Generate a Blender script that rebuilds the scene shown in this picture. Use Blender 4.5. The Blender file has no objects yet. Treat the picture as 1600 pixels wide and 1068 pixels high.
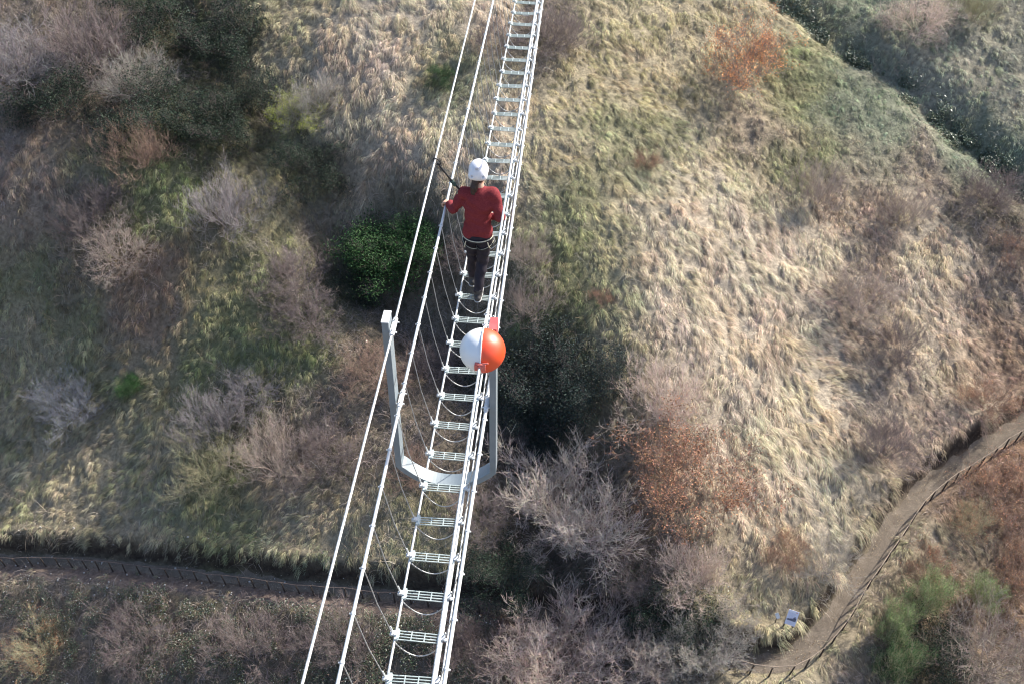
import bpy, math, random
import numpy as np
from mathutils import Matrix, Vector
random.seed(7)
PI = math.pi
SC = bpy.context.scene
COL = SC.collection

# ------------------------------------------------------------------ camera
F = 1614.0                                   # focal length in pixels of a 1600 px wide picture
Yc = np.array([185., -1494., F]); Yc /= np.linalg.norm(Yc)
Dc = np.array([-28., 1736., F]); Dc /= np.linalg.norm(Dc)
Yc = Yc - Dc*(Yc@Dc); Yc /= np.linalg.norm(Yc)
Zc = -Dc
Xc = np.cross(Yc, Zc)
R = np.array([Xc, Yc, Zc])                   # world = R @ camera(x right, y down, z forward)
cam = bpy.data.cameras.new('camera'); camo = bpy.data.objects.new('camera', cam); COL.objects.link(camo)
cam.sensor_width = 36.0; cam.sensor_fit = 'HORIZONTAL'; cam.lens = F/1600*36
cam.clip_start = 0.1; cam.clip_end = 3000
Mx = Matrix(((R[0,0], -R[0,1], -R[0,2], 0), (R[1,0], -R[1,1], -R[1,2], 0), (R[2,0], -R[2,1], -R[2,2], 0), (0,0,0,1)))
camo.matrix_world = Mx
SC.camera = camo

# ------------------------------------------------------------------ sky, sun, exposure
SUN_AZ, SUN_EL = math.radians(50), math.radians(36)      # azimuth clockwise from +Y
w = bpy.data.worlds.new('World'); SC.world = w; w.use_nodes = True
nt = w.node_tree; nt.nodes.clear()
sky = nt.nodes.new('ShaderNodeTexSky'); sky.sky_type = 'NISHITA'; sky.sun_disc = False
sky.sun_elevation = SUN_EL; sky.sun_rotation = SUN_AZ; sky.air_density = 0.8; sky.dust_density = 2.0
bg = nt.nodes.new('ShaderNodeBackground'); bg.inputs[1].default_value = 0.15
wo = nt.nodes.new('ShaderNodeOutputWorld')
nt.links.new(sky.outputs[0], bg.inputs[0]); nt.links.new(bg.outputs[0], wo.inputs[0])
sun = bpy.data.lights.new('sun', 'SUN'); sun.energy = 5.0; sun.angle = math.radians(0.6); sun.color = (1.0, 0.93, 0.82)
so = bpy.data.objects.new('sun', sun); COL.objects.link(so)
sd = Vector((math.sin(SUN_AZ)*math.cos(SUN_EL), math.cos(SUN_AZ)*math.cos(SUN_EL), math.sin(SUN_EL)))
so.rotation_euler = sd.to_track_quat('Z', 'Y').to_euler(); so.location = (40, 40, 30)
SC.view_settings.view_transform = 'Standard'; SC.view_settings.look = 'None'
SC.view_settings.exposure = 1.0; SC.view_settings.gamma = 1.0
SC.render.engine = 'CYCLES'
SC.cycles.pixel_filter_type = 'BLACKMAN_HARRIS'; SC.cycles.filter_width = 1.1
SC.cycles.max_bounces = 4; SC.cycles.transparent_max_bounces = 4

# ------------------------------------------------------------------ helpers
def ray(px, py): return R @ np.array([px-800., py-534., F])
def atY(px, py, y): d = ray(px, py); return d*(y/d[1])
def atZ(px, py, z): d = ray(px, py); return d*(z/d[2])

def tag(o, label=None, cat=None, group=None, kind=None):
    if label: o['label'] = label
    if cat: o['category'] = cat
    if group: o['group'] = group
    if kind: o['kind'] = kind
    return o

def empty(name, loc=(0,0,0), rz=0.0):
    o = bpy.data.objects.new(name, None); COL.objects.link(o)
    o.location = loc; o.rotation_euler = (0,0,rz); o.empty_display_size = 0.2
    return o

def np_mesh(name, V, Q, mat=None, colors=None, smooth=False, tri=False):
    V = np.ascontiguousarray(V, dtype=np.float32); Q = np.ascontiguousarray(Q, dtype=np.int32)
    k = Q.shape[1]
    me = bpy.data.meshes.new(name)
    me.vertices.add(len(V)); me.vertices.foreach_set('co', V.ravel())
    me.loops.add(Q.size); me.loops.foreach_set('vertex_index', Q.ravel())
    me.polygons.add(len(Q)); me.polygons.foreach_set('loop_start', np.arange(0, Q.size, k, dtype=np.int32))
    if smooth: me.polygons.foreach_set('use_smooth', np.ones(len(Q), dtype=bool))
    if colors is not None:
        a = me.color_attributes.new('Col', 'FLOAT_COLOR', 'POINT')
        c = np.ones((len(V), 4), dtype=np.float32); c[:, :3] = colors
        a.data.foreach_set('color', c.ravel())
    me.update(calc_edges=True)
    if mat: me.materials.append(mat)
    return me

def link(name, me, parent=None, loc=(0,0,0)):
    o = bpy.data.objects.new(name, me); COL.objects.link(o); o.location = loc
    if parent: o.parent = parent
    return o

class MB:
    """collects boxes and tubes into one mesh"""
    def __init__(s): s.v = []; s.f = []; s.m = []; s.n = 0
    def add(s, V, Fs, mi=0):
        s.v += [tuple(map(float, p)) for p in V]
        s.f += [tuple(i+s.n for i in f) for f in Fs]; s.m += [mi]*len(Fs); s.n += len(V)
    def box(s, c, size, mi=0, rot=None):
        hx, hy, hz = [a/2 for a in size]
        P = [Vector((x*hx, y*hy, z*hz)) for z in (-1,1) for y in (-1,1) for x in (-1,1)]
        if rot is not None: P = [rot @ p for p in P]
        P = [(p[0]+c[0], p[1]+c[1], p[2]+c[2]) for p in P]
        s.add(P, [(0,2,3,1),(4,5,7,6),(0,1,5,4),(2,6,7,3),(0,4,6,2),(1,3,7,5)], mi)
    def tube(s, pts, r, n=8, mi=0, cap=True):
        pts = [Vector(p) for p in pts]; rr = r if hasattr(r, '__len__') else [r]*len(pts)
        V = []; Fs = []; up = None
        for i, p in enumerate(pts):
            t = (pts[min(i+1, len(pts)-1)]-pts[max(i-1, 0)]).normalized()
            if up is None:
                up = t.cross(Vector((0,0,1)) if abs(t.z) < .9 else Vector((1,0,0))).normalized()
            else: up = (up - t*up.dot(t)).normalized()
            b = t.cross(up)
            for k in range(n):
                a = 2*PI*k/n; V.append(p + (up*math.cos(a)+b*math.sin(a))*rr[i])
        for i in range(len(pts)-1):
            for k in range(n):
                k2 = (k+1) % n; Fs.append((i*n+k, i*n+k2, (i+1)*n+k2, (i+1)*n+k))
        if cap: Fs.append(tuple(range(n-1, -1, -1))); Fs.append(tuple((len(pts)-1)*n+k for k in range(n)))
        s.add(V, Fs, mi)
    def mesh(s, name, mats, smooth=False):
        me = bpy.data.meshes.new(name); me.from_pydata(s.v, [], s.f)
        for m in (mats if isinstance(mats, (list, tuple)) else [mats]): me.materials.append(m)
        me.polygons.foreach_set('material_index', s.m)
        if smooth: me.polygons.foreach_set('use_smooth', [True]*len(s.f))
        me.update(); return me
    def build(s, name, mats, parent=None, loc=(0,0,0), smooth=False):
        return link(name, s.mesh(name, mats, smooth), parent, loc)

# ------------------------------------------------------------------ materials
def mat_new(name):
    m = bpy.data.materials.new(name); m.use_nodes = True; nt = m.node_tree
    return m, nt, nt.nodes['Principled BSDF']

def mat_noise(name, c1, c2, scale=8, rough=.6, metal=0, bump=.0, detail=6, spec=.5):
    m, nt, b = mat_new(name)
    tc = nt.nodes.new('ShaderNodeTexCoord')
    n = nt.nodes.new('ShaderNodeTexNoise'); n.inputs['Scale'].default_value = scale; n.inputs['Detail'].default_value = detail
    r = nt.nodes.new('ShaderNodeValToRGB')
    r.color_ramp.elements[0].position = .3; r.color_ramp.elements[0].color = (*c1, 1)
    r.color_ramp.elements[1].position = .7; r.color_ramp.elements[1].color = (*c2, 1)
    nt.links.new(tc.outputs['Object'], n.inputs['Vector']); nt.links.new(n.outputs['Fac'], r.inputs[0])
    nt.links.new(r.outputs[0], b.inputs['Base Color'])
    b.inputs['Roughness'].default_value = rough; b.inputs['Metallic'].default_value = metal
    b.inputs['Specular IOR Level'].default_value = spec
    if bump:
        bp = nt.nodes.new('ShaderNodeBump'); bp.inputs['Strength'].default_value = bump; bp.inputs['Distance'].default_value = .02
        nt.links.new(n.outputs['Fac'], bp.inputs['Height']); nt.links.new(bp.outputs[0], b.inputs['Normal'])
    return m

def mat_plant(name, trans=.3, rough=.7, spec=.2, attr=True, jitter=.0):
    """blades, leaves, twigs: colour from the mesh colour attribute, or from the object's own colour"""
    m = bpy.data.materials.new(name); m.use_nodes = True; nt = m.node_tree; nt.nodes.clear()
    out = nt.nodes.new('ShaderNodeOutputMaterial')
    pr = nt.nodes.new('ShaderNodeBsdfPrincipled'); pr.inputs['Roughness'].default_value = rough
    pr.inputs['Specular IOR Level'].default_value = spec
    if attr:
        a = nt.nodes.new('ShaderNodeVertexColor'); a.layer_name = 'Col'; cs = a.outputs[0]
    else:
        a = nt.nodes.new('ShaderNodeObjectInfo')
        v = nt.nodes.new('ShaderNodeVertexColor'); v.layer_name = 'Col'
        mx = nt.nodes.new('ShaderNodeMix'); mx.data_type = 'RGBA'; mx.blend_type = 'MULTIPLY'; mx.inputs[0].default_value = 1
        nt.links.new(a.outputs['Color'], mx.inputs[6]); nt.links.new(v.outputs[0], mx.inputs[7]); cs = mx.outputs[2]
    nt.links.new(cs, pr.inputs['Base Color'])
    if trans:
        tr = nt.nodes.new('ShaderNodeBsdfTranslucent'); nt.links.new(cs, tr.inputs[0])
        mi = nt.nodes.new('ShaderNodeMixShader'); mi.inputs[0].default_value = trans
        nt.links.new(pr.outputs[0], mi.inputs[1]); nt.links.new(tr.outputs[0], mi.inputs[2]); nt.links.new(mi.outputs[0], out.inputs[0])
    else: nt.links.new(pr.outputs[0], out.inputs[0])
    return m

M_grass = mat_plant('dry_grass_blades', .35, .6, .25)
M_under = mat_plant('undergrowth_stems', .05, .8, .15)
M_leafst = mat_plant('bramble_leaves', .2, .45, .5)
M_twig = mat_plant('shrub_twigs', .0, .75, .2, attr=False)
M_leaf = mat_plant('shrub_leaves', .25, .65, .15, attr=False)
M_white = mat_noise('white_coated_steel', (.44,.47,.48), (.70,.72,.72), 5, .42, .0, detail=9)
M_alu = mat_noise('pale_aluminium', (.34,.41,.41), (.50,.57,.56), 14, .45, .25)
M_frame = mat_noise('grey_painted_frame', (.15,.19,.22), (.20,.24,.27), 6, .45, .0)
M_cable = mat_noise('galvanised_cable', (.44,.46,.46), (.66,.67,.66), 40, .45, .3, bump=.4)
M_wire = mat_noise('dull_wire', (.34,.35,.35), (.55,.55,.55), 30, .45, .3)
M_red_end = mat_noise('red_post_end', (.36,.06,.065), (.46,.10,.10), 9, .5)
M_ballw = mat_noise('white_ball_shell', (.72,.76,.77), (.80,.82,.82), 5, .3)
M_ballr = mat_noise('orange_red_ball_shell', (.68,.045,.008), (.76,.075,.014), 4, .45, spec=.8)
M_wood = mat_noise('dark_weathered_posts', (.035,.026,.02), (.075,.055,.042), 12, .85, bump=.3)
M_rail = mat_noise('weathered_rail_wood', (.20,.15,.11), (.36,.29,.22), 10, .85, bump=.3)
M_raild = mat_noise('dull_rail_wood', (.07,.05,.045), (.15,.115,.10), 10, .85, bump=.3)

# ------------------------------------------------------------------ noise and terrain
_rs = np.random.RandomState(11)
_TAB = _rs.rand(256, 256).astype(np.float32)
def vnoise(x, y, ox=0):
    x = np.asarray(x, dtype=np.float64)+ox*17.31+1000; y = np.asarray(y, dtype=np.float64)+ox*9.7+1000
    xi = np.floor(x).astype(int); yi = np.floor(y).astype(int); fx = x-xi; fy = y-yi
    fx = fx*fx*(3-2*fx); fy = fy*fy*(3-2*fy)
    a = _TAB[xi & 255, yi & 255]; b = _TAB[(xi+1) & 255, yi & 255]; c = _TAB[xi & 255, (yi+1) & 255]; d = _TAB[(xi+1) & 255, (yi+1) & 255]
    return (a*(1-fx)+b*fx)*(1-fy)+(c*(1-fx)+d*fx)*fy
def fbm(x, y, oct=4, ox=0):
    s = 0; a = .5; t = 0
    for i in range(oct):
        s = s+a*vnoise(x*2**i, y*2**i, ox+i*3); t += a; a *= .5
    return s/t
def sp(x, k): return k*np.logaddexp(0, np.asarray(x)/k)
def sstep(x): x = np.clip(x, 0, 1); return x*x*(3-2*x)

AX0, AX1 = np.array([14., 26.]), np.array([-12., 90.])      # crest line of the spur
_ad = (AX1-AX0)/np.linalg.norm(AX1-AX0); _an = np.array([_ad[1], -_ad[0]])
def h_base(x, y):
    x = np.asarray(x, float); y = np.asarray(y, float)
    s = y - sp(y-125, 20)*.8 + sp(-y-5, 12)*1.6
    u = (x-AX0[0])*_an[0]+(y-AX0[1])*_an[1]
    right = sp(u, 4); left = sp(-u, 4)
    right = right - sp(right-24, 5)*1.5; left = left - sp(left-75, 10)
    h = -64.5+.40*s-.26*right-(.10+.17*sstep((66-y)/20))*left
    h = h+(fbm(x/13, y/13, 3, 2)-.5)*1.0+(fbm(x/3.4, y/3.4, 3, 5)-.5)*.5+(fbm(x/1.0, y/1.0, 2, 15)-.5)*.45
    return h
def march(P, hf, t0=25, t1=190, n=660):
    P = np.atleast_2d(P).astype(float)
    d = np.stack([P[:,0]-800, P[:,1]-534, np.full(len(P), F)], 1) @ R.T
    d /= np.linalg.norm(d, axis=1)[:,None]
    ts = np.linspace(t0, t1, n)
    X = d[:,0:1]*ts; Y = d[:,1:2]*ts; Z = d[:,2:3]*ts
    below = Z < hf(X, Y)
    i = np.where(below.any(1), below.argmax(1), n-1); i = np.maximum(i, 1)
    lo = ts[i-1]; hi = ts[i]
    for _ in range(14):
        mid = (lo+hi)/2; q = d*mid[:,None]
        b = q[:,2] < hf(q[:,0], q[:,1]); hi = np.where(b, mid, hi); lo = np.where(b, lo, mid)
    return d*hi[:,None]
def resample(P, step):
    P = np.asarray(P); s = np.r_[0, np.cumsum(np.linalg.norm(np.diff(P[:,:2], axis=0), axis=1))]
    n = max(2, int(s[-1]/step)+1); t = np.linspace(0, s[-1], n)
    return np.stack([np.interp(t, s, P[:,k]) for k in range(P.shape[1])], 1)
def smooth_line(P, it=3):
    P = np.asarray(P, float)
    for _ in range(it):
        Q = P.copy(); Q[1:-1] = (P[:-2]+2*P[1:-1]+P[2:])/4; P = Q
    return P
def polydist(x, y, L):
    """distance to polyline, signed side, nearest third coordinate"""
    x = np.asarray(x, float); sh = x.shape; X = x.ravel(); Y = np.asarray(y, float).ravel()
    bd = np.full(X.shape, 1e9); bs = np.zeros(X.shape); bz = np.zeros(X.shape)
    for a, b in zip(L[:-1], L[1:]):
        vx, vy = b[0]-a[0], b[1]-a[1]; l2 = vx*vx+vy*vy+1e-9
        t = np.clip(((X-a[0])*vx+(Y-a[1])*vy)/l2, 0, 1)
        dx = X-a[0]-t*vx; dy = Y-a[1]-t*vy; d = np.hypot(dx, dy)
        m = d < bd; bd[m] = d[m]; bs[m] = np.sign(vx*dy-vy*dx)[m]
        if L.shape[1] > 2: bz[m] = (a[2]+t*(b[2]-a[2]))[m]
    return bd.reshape(sh), bs.reshape(sh), bz.reshape(sh)

GUL = march([(240,-10),(420,170),(560,330),(660,440),(790,560),(850,660),(870,780),(880,900),(890,1060)], h_base)
GUL = resample(np.vstack([GUL[:, :2], GUL[-1:, :2]+[[1,-14]]]), 3.0)
DIT = march([(1200,-30),(1300,50),(1400,105),(1500,195),(1600,280),(1680,330)], h_base)
DIT = resample(DIT[:, :2], 3.0)
def h_car(x, y):
    h = h_base(x, y)
    d, s, _ = polydist(x, y, GUL)
    g_ = 1-.55*sstep((y-56)/12)
    h = h-g_*(3.4*np.exp(-(d/3.6)**2)+1.2*np.exp(-(d/8.0)**2))
    d, s, _ = polydist(x, y, DIT)
    return h-1.3*np.exp(-(d/1.6)**2)

# fence rails as traced on the ground; the path runs on their uphill side
RAIL_L = [(-60,868),(0,868),(60,867),(125,869),(187,877),(281,887),(344,896),(406,904),(500,913),(568,920),(629,922),(720,934),(800,945),(880,958),(960,975),(1050,1000)]
RAIL_R = [(1131,1018),(1174,1031),(1203,1039),(1225,1038),(1250,1033),(1266,1022),(1283,1004),(1297,988),(1312,971),(1338,934),(1350,906),(1370,879),(1390,849),(1410,821),(1427,790),(1445,764),(1490,731),(1540,699),(1600,659),(1660,618)]
foot = [(x, y+7) for x, y in RAIL_L]+[(x-1, y+17) for x, y in RAIL_R]

# raster of the carved surface (fast lookups)
GX0, GX1, GY0, GY1, GS = -75., 75., 8., 135., .25
_gx = np.arange(GX0, GX1+.01, GS); _gy = np.arange(GY0, GY1+.01, GS)
_MX, _MY = np.meshgrid(_gx, _gy, indexing='ij')
H0 = h_car(_MX, _MY)
def samp(G, x, y):
    x = np.clip((np.asarray(x)-GX0)/GS, 0, len(_gx)-1.001); y = np.clip((np.asarray(y)-GY0)/GS, 0, len(_gy)-1.001)
    xi = x.astype(int); yi = y.astype(int); fx = x-xi; fy = y-yi
    if G.ndim == 3: fx = fx[..., None]; fy = fy[..., None]
    return (G[xi,yi]*(1-fx)+G[xi+1,yi]*fx)*(1-fy)+(G[xi,yi+1]*(1-fx)+G[xi+1,yi+1]*fx)*fy
FOOT = march(foot, lambda x, y: samp(H0, x, y))
FOOT = smooth_line(resample(FOOT, .8), 3)
def pw(x): return .40+.20*sstep((np.asarray(x)-2)/7)      # half width of the path: a thread on the left, wider round the bend
tan = np.gradient(FOOT[:, :2], axis=0); tan /= np.linalg.norm(tan, axis=1)[:,None]
PATH = FOOT.copy(); PATH[:,0] = FOOT[:,0]-tan[:,1]*(pw(FOOT[:,0])+.1); PATH[:,1] = FOOT[:,1]+tan[:,0]*(pw(FOOT[:,0])+.1)
PATH[:, :2] = smooth_line(PATH[:, :2], 4)
PATH[:,2] = samp(H0, PATH[:,0], PATH[:,1])-.74-.21*sstep((9-PATH[:,0])/8)
z = PATH[:,2]
for _ in range(30): z[1:-1] = (z[:-2]+2*z[1:-1]+z[2:])/4
DP, SP_, ZP = polydist(_MX, _MY, PATH)
wob = (fbm(_MX/1.2, _MY/1.2, 2, 9)-.5)*.5
DE = DP-pw(_MX)                              # distance beyond the path's edge
t = (DE-wob)/np.where(SP_ > 0, .55, 1.3)
H1 = ZP+(H0-ZP)*sstep(t)
bank = np.exp(-((DE-.75)/.5)**2)*(SP_ > 0)
H1 = H1+bank*.35
t = np.clip((DP-14)/4, 0, 1); H1 = H1*(1-t)+H0*t
HG = H1
def hz(x, y): return samp(HG, x, y)
def gp(P): return march(P, hz)

# ------------------------------------------------------------------ ground cover map (patches laid out on the ground)
ROWS = [
 'brush brush dark dark grass straw straw straw brush grass grass grass grass damp far far',
 'brush brush dark dark grass straw straw straw grass grass grass grass green damp far far',
 'pink pink green dark green grass straw straw grass grass straw grass green pink pink damp',
 'pink brush green brush green brush dark brush grass grass straw straw straw pink straw brush',
 'green brush pink green brush dark brush brush green grass straw straw straw pink straw pink',
 'dull dull pink green green brush brush brush dark grass straw straw straw pink straw pink',
 'dull dull dull brush brush brush brush brush brush brush pink straw straw straw pink rust',
 'dull dull dull green pink brush brush brush brush brush rust straw straw straw pink rust',
 'dull dull dull green dull dull green brush brush brush brush grass straw pink pink rust',
 'brush brush brush brush brush brush brush brush brush brush brush grass grass dull rust rust',
 'brush brush brush brush brush brush brush brush brush brush brush grass grass pink dark brush']
ROWS = [row.split() for row in ROWS]
KIND = {  # main colour, second colour, blade length, blade density, stem density
 'straw': ((.78,.675,.52),(.52,.44,.33), .84, 1.0, .05),
 'grass': ((.57,.50,.335),(.36,.33,.20), .62, 1.0, .20),
 'dull': ((.47,.42,.29),(.28,.28,.175), .58, 1.0, .35),
 'green': ((.23,.27,.12),(.37,.35,.20), .55, 1.0, .40),
 'dark': ((.05,.07,.035),(.09,.095,.05), .50, .8, .5),
 'brush': ((.23,.20,.15),(.15,.13,.095), .48, .6, 1.0),
 'pink': ((.46,.37,.28),(.28,.22,.17), .62, .8, .55),
 'rust': ((.34,.20,.12),(.24,.155,.11), .60, .7, .7),
 'damp': ((.27,.33,.23),(.21,.25,.17), .38, .8, .25),
 'far': ((.47,.46,.35),(.34,.36,.26), .44, .9, .35)}  # far: pale haze mixed into the grass colours
pp = []; kk = []
for j, row in enumerate(ROWS):
    for i, c in enumerate(row): pp.append((50+100*i, 50+100*j)); kk.append(c)
for j in range(11): pp.append((-80, 50+100*j)); kk.append(ROWS[j][0]); pp.append((1680, 50+100*j)); kk.append(ROWS[j][15])
# smaller patches that differ from the cell they lie in
EX = [(700,115,'green'),(540,80,'straw'),(430,60,'grass'),(400,220,'dark'),(590,200,'straw'),(520,330,'brush'),(1000,380,'straw'),(1090,330,'straw'),(905,450,'green'),(1270,110,'green'),
      (1330,160,'damp'),(1370,230,'damp'),(1410,60,'far'),(1550,230,'damp'),(1180,210,'pink'),(1000,240,'green'),(930,330,'green'),(870,380,'green'),(1220,430,'straw'),(1280,560,'straw'),
      (1180,650,'straw'),(1110,560,'straw'),(1200,740,'straw'),(1330,600,'straw'),(1400,640,'pink'),(1500,600,'straw'),(1550,560,'rust'),(1290,480,'pink'),(1210,600,'straw'),(1080,470,'straw'),
      (1150,830,'grass'),(1200,900,'grass'),(1260,830,'straw'),(1280,780,'straw'),(1120,760,'pink'),(1350,830,'grass'),(1540,850,'pink'),(1500,790,'rust'),(1480,860,'grass'),(1400,880,'grass'),
      (60,320,'pink'),(240,470,'rust'),(270,520,'pink'),(200,500,'pink'),(60,720,'dull'),(180,720,'dull'),(30,600,'dull'),(120,560,'green'),(560,860,'dull'),(640,860,'dull'),(480,850,'dull'),
      (180,260,'green'),(230,300,'green'),(420,290,'grass'),(300,560,'green'),(240,600,'green'),(400,540,'green'),(450,560,'green'),(60,1010,'pink'),(250,990,'pink'),(990,560,'grass'),(940,610,'dark'),(800,650,'dark'),(850,610,'dark')]
for x, y, c in EX:
    for _ in range(2): pp.append((x, y)); kk.append(c)
PPW = gp(pp)[:, :2]
RG = 1.0
rx = np.arange(GX0, GX1+.01, RG); ry = np.arange(GY0, GY1+.01, RG)
RX, RY = np.meshgrid(rx, ry, indexing='ij')
par = np.array([[*KIND[c][0], *KIND[c][1], KIND[c][2], KIND[c][3], KIND[c][4]] for c in kk])
acc = np.zeros(RX.shape+(9,)); wt = np.full(RX.shape, 1e-12)
for (x, y), p in zip(PPW, par):
    ww = np.exp(-((RX-x)**2+(RY-y)**2)/(2*1.75**2))+1e-5/(1+((RX-x)**2+(RY-y)**2))
    acc += ww[..., None]*p; wt += ww
PR = acc/wt[..., None]
def cover(x, y):
    wx = x+(fbm(x/2.6, y/2.6, 3, 21)-.5)*5.0; wy = y+(fbm(x/2.6, y/2.6, 3, 33)-.5)*5.0
    a = np.clip((wx-GX0)/RG, 0, len(rx)-1.001); b = np.clip((wy-GY0)/RG, 0, len(ry)-1.001)
    ai = a.astype(int); bi = b.astype(int); fa = (a-ai)[..., None]; fb = (b-bi)[..., None]
    return (PR[ai,bi]*(1-fa)+PR[ai+1,bi]*fa)*(1-fb)+(PR[ai,bi+1]*(1-fa)+PR[ai+1,bi+1]*fa)*fb

def dpath(x, y): return samp(DE, x, y)
def side_up(x, y): return samp(SP_.astype(float), x, y)
def verge(x, y):
    # trodden strip under the lower fence: few plants grow there
    return np.where((side_up(x, y) < 0) & (x < 6) & (dpath(x, y) < 1.3), .12, 1.0)
def ripple(x, y): return fbm((x+.28*y)/.34, y/1.25, 3, 200)

# ------------------------------------------------------------------ the ground, one sheet
ext = np.cumsum(1.0*1.25**np.arange(24))
axx = np.r_[GX0-ext[::-1], _gx, GX1+ext]; axy = np.r_[GY0-ext[::-1], _gy, GY1+ext]
TX, TY = np.meshgrid(axx, axy, indexing='ij')
inside = (TX >= GX0) & (TX <= GX1) & (TY >= GY0) & (TY <= GY1)
TZ = np.empty(TX.shape)
i0, j0 = len(ext), len(ext)
TZ[:] = 0
cx_ = np.clip(TX, GX0, GX1); cy_ = np.clip(TY, GY0, GY1)
TZ = samp(HG, cx_, cy_)+np.where(inside, 0, h_base(TX, TY)-h_base(cx_, cy_))
TZ[i0:i0+len(_gx), j0:j0+len(_gy)] = HG
nx, ny = TX.shape
idx = np.arange(nx*ny).reshape(nx, ny)
Q = np.stack([idx[:-1,:-1], idx[1:,:-1], idx[1:,1:], idx[:-1,1:]], -1).reshape(-1, 4)
cv = cover(TX.ravel(), TY.ravel())
soil = cv[:, :3]*.35+np.array([.07,.055,.042])*.6
bank_shade = np.exp(-((samp(DE, cx_, cy_).ravel()-.28)/.36)**2)*(samp(SP_.astype(float), cx_, cy_).ravel() > .3)   # bare soil of the cut bank, its shade painted in as dark colour
vg = verge(cx_.ravel(), cy_.ravel()) < .5
soil[vg] = soil[vg]*.3+np.array([.15,.11,.098])*.7
soil = soil*(1-bank_shade[:,None])+np.array([.035,.027,.022])*bank_shade[:,None]
def mat_ground():
    m, nt, b = mat_new('hill_soil_and_litter')
    a = nt.nodes.new('ShaderNodeVertexColor'); a.layer_name = 'Col'
    tc = nt.nodes.new('ShaderNodeTexCoord')
    n = nt.nodes.new('ShaderNodeTexNoise'); n.inputs['Scale'].default_value = 3.5; n.inputs['Detail'].default_value = 9; n.inputs['Roughness'].default_value = .7
    nt.links.new(tc.outputs['Object'], n.inputs['Vector'])
    mr = nt.nodes.new('ShaderNodeMapRange'); mr.inputs[1].default_value = .3; mr.inputs[2].default_value = .7; mr.inputs[3].default_value = .5; mr.inputs[4].default_value = 1.6
    nt.links.new(n.outputs['Fac'], mr.inputs[0])
    mx = nt.nodes.new('ShaderNodeVectorMath'); mx.operation = 'SCALE'
    nt.links.new(a.outputs[0], mx.inputs[0]); nt.links.new(mr.outputs[0], mx.inputs['Scale'])
    nt.links.new(mx.outputs[0], b.inputs['Base Color']); b.inputs['Roughness'].default_value = .95; b.inputs['Specular IOR Level'].default_value = .1
    bp = nt.nodes.new('ShaderNodeBump'); bp.inputs['Strength'].default_value = .8; bp.inputs['Distance'].default_value = .15
    nt.links.new(n.outputs['Fac'], bp.inputs['Height']); nt.links.new(bp.outputs[0], b.inputs['Normal'])
    return m
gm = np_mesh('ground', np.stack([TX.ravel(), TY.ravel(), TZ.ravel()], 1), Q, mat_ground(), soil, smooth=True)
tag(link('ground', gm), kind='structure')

# the path: a strip with worn, uneven edges a little above the cut bench
def mat_path():
    m, nt, b = mat_new('trodden_earth_path')
    tc = nt.nodes.new('ShaderNodeTexCoord')
    n = nt.nodes.new('ShaderNodeTexNoise'); n.inputs['Scale'].default_value = 1.3; n.inputs['Detail'].default_value = 10; n.inputs['Roughness'].default_value = .72
    n2 = nt.nodes.new('ShaderNodeTexNoise'); n2.inputs['Scale'].default_value = 14; n2.inputs['Detail'].default_value = 5
    nt.links.new(tc.outputs['Object'], n.inputs['Vector']); nt.links.new(tc.outputs['Object'], n2.inputs['Vector'])
    r = nt.nodes.new('ShaderNodeValToRGB'); e = r.color_ramp.elements
    e[0].position = .3; e[0].color = (.075,.063,.052,1); e[1].position = .66; e[1].color = (.26,.22,.175,1)
    k = e.new(.5); k.color = (.15,.125,.10,1)
    ad = nt.nodes.new('ShaderNodeMath'); ad.operation = 'MULTIPLY_ADD'; ad.inputs[1].default_value = .6; ad.inputs[2].default_value = .2
    nt.links.new(n2.outputs['Fac'], ad.inputs[0])
    mm = nt.nodes.new('ShaderNodeMath'); mm.operation = 'ADD'
    h2 = nt.nodes.new('ShaderNodeMath'); h2.operation = 'MULTIPLY'; h2.inputs[1].default_value = .5
    nt.links.new(n.outputs['Fac'], mm.inputs[0]); nt.links.new(ad.outputs[0], mm.inputs[1]); nt.links.new(mm.outputs[0], h2.inputs[0])
    nt.links.new(h2.outputs[0], r.inputs[0]); nt.links.new(r.outputs[0], b.inputs['Base Color'])
    b.inputs['Roughness'].default_value = .95; b.inputs['Specular IOR Level'].default_value = .1
    bp = nt.nodes.new('ShaderNodeBump'); bp.inputs['Strength'].default_value = .6; bp.inputs['Distance'].default_value = .06
    nt.links.new(h2.outputs[0], bp.inputs['Height']); nt.links.new(bp.outputs[0], b.inputs['Normal'])
    return m
PL = resample(PATH, .3); tn = np.gradient(PL[:, :2], axis=0); tn /= np.linalg.norm(tn, axis=1)[:,None]; nn = np.stack([-tn[:,1], tn[:,0]], 1)
KW = 9; offs = np.linspace(-1, 1, KW); V = []
for i in range(len(PL)):
    for o in offs:
        wv = float(pw(PL[i,0]))*(1+(fbm(PL[i,0]*1.3+o, PL[i,1]*1.3, 3, 40)-.5)*.9*abs(o))
        q = PL[i, :2]+nn[i]*o*wv; V.append((q[0], q[1], float(hz(q[0], q[1]))+.035*(1-abs(o))+.012))
V = np.array(V); n_ = len(PL); idx = np.arange(n_*KW).reshape(n_, KW)
Q = np.stack([idx[:-1,:-1], idx[:-1,1:], idx[1:,1:], idx[1:,:-1]], -1).reshape(-1, 4)[:, ::-1]
tag(link('path', np_mesh('path', V, Q, mat_path(), smooth=True)), kind='structure')

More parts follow.
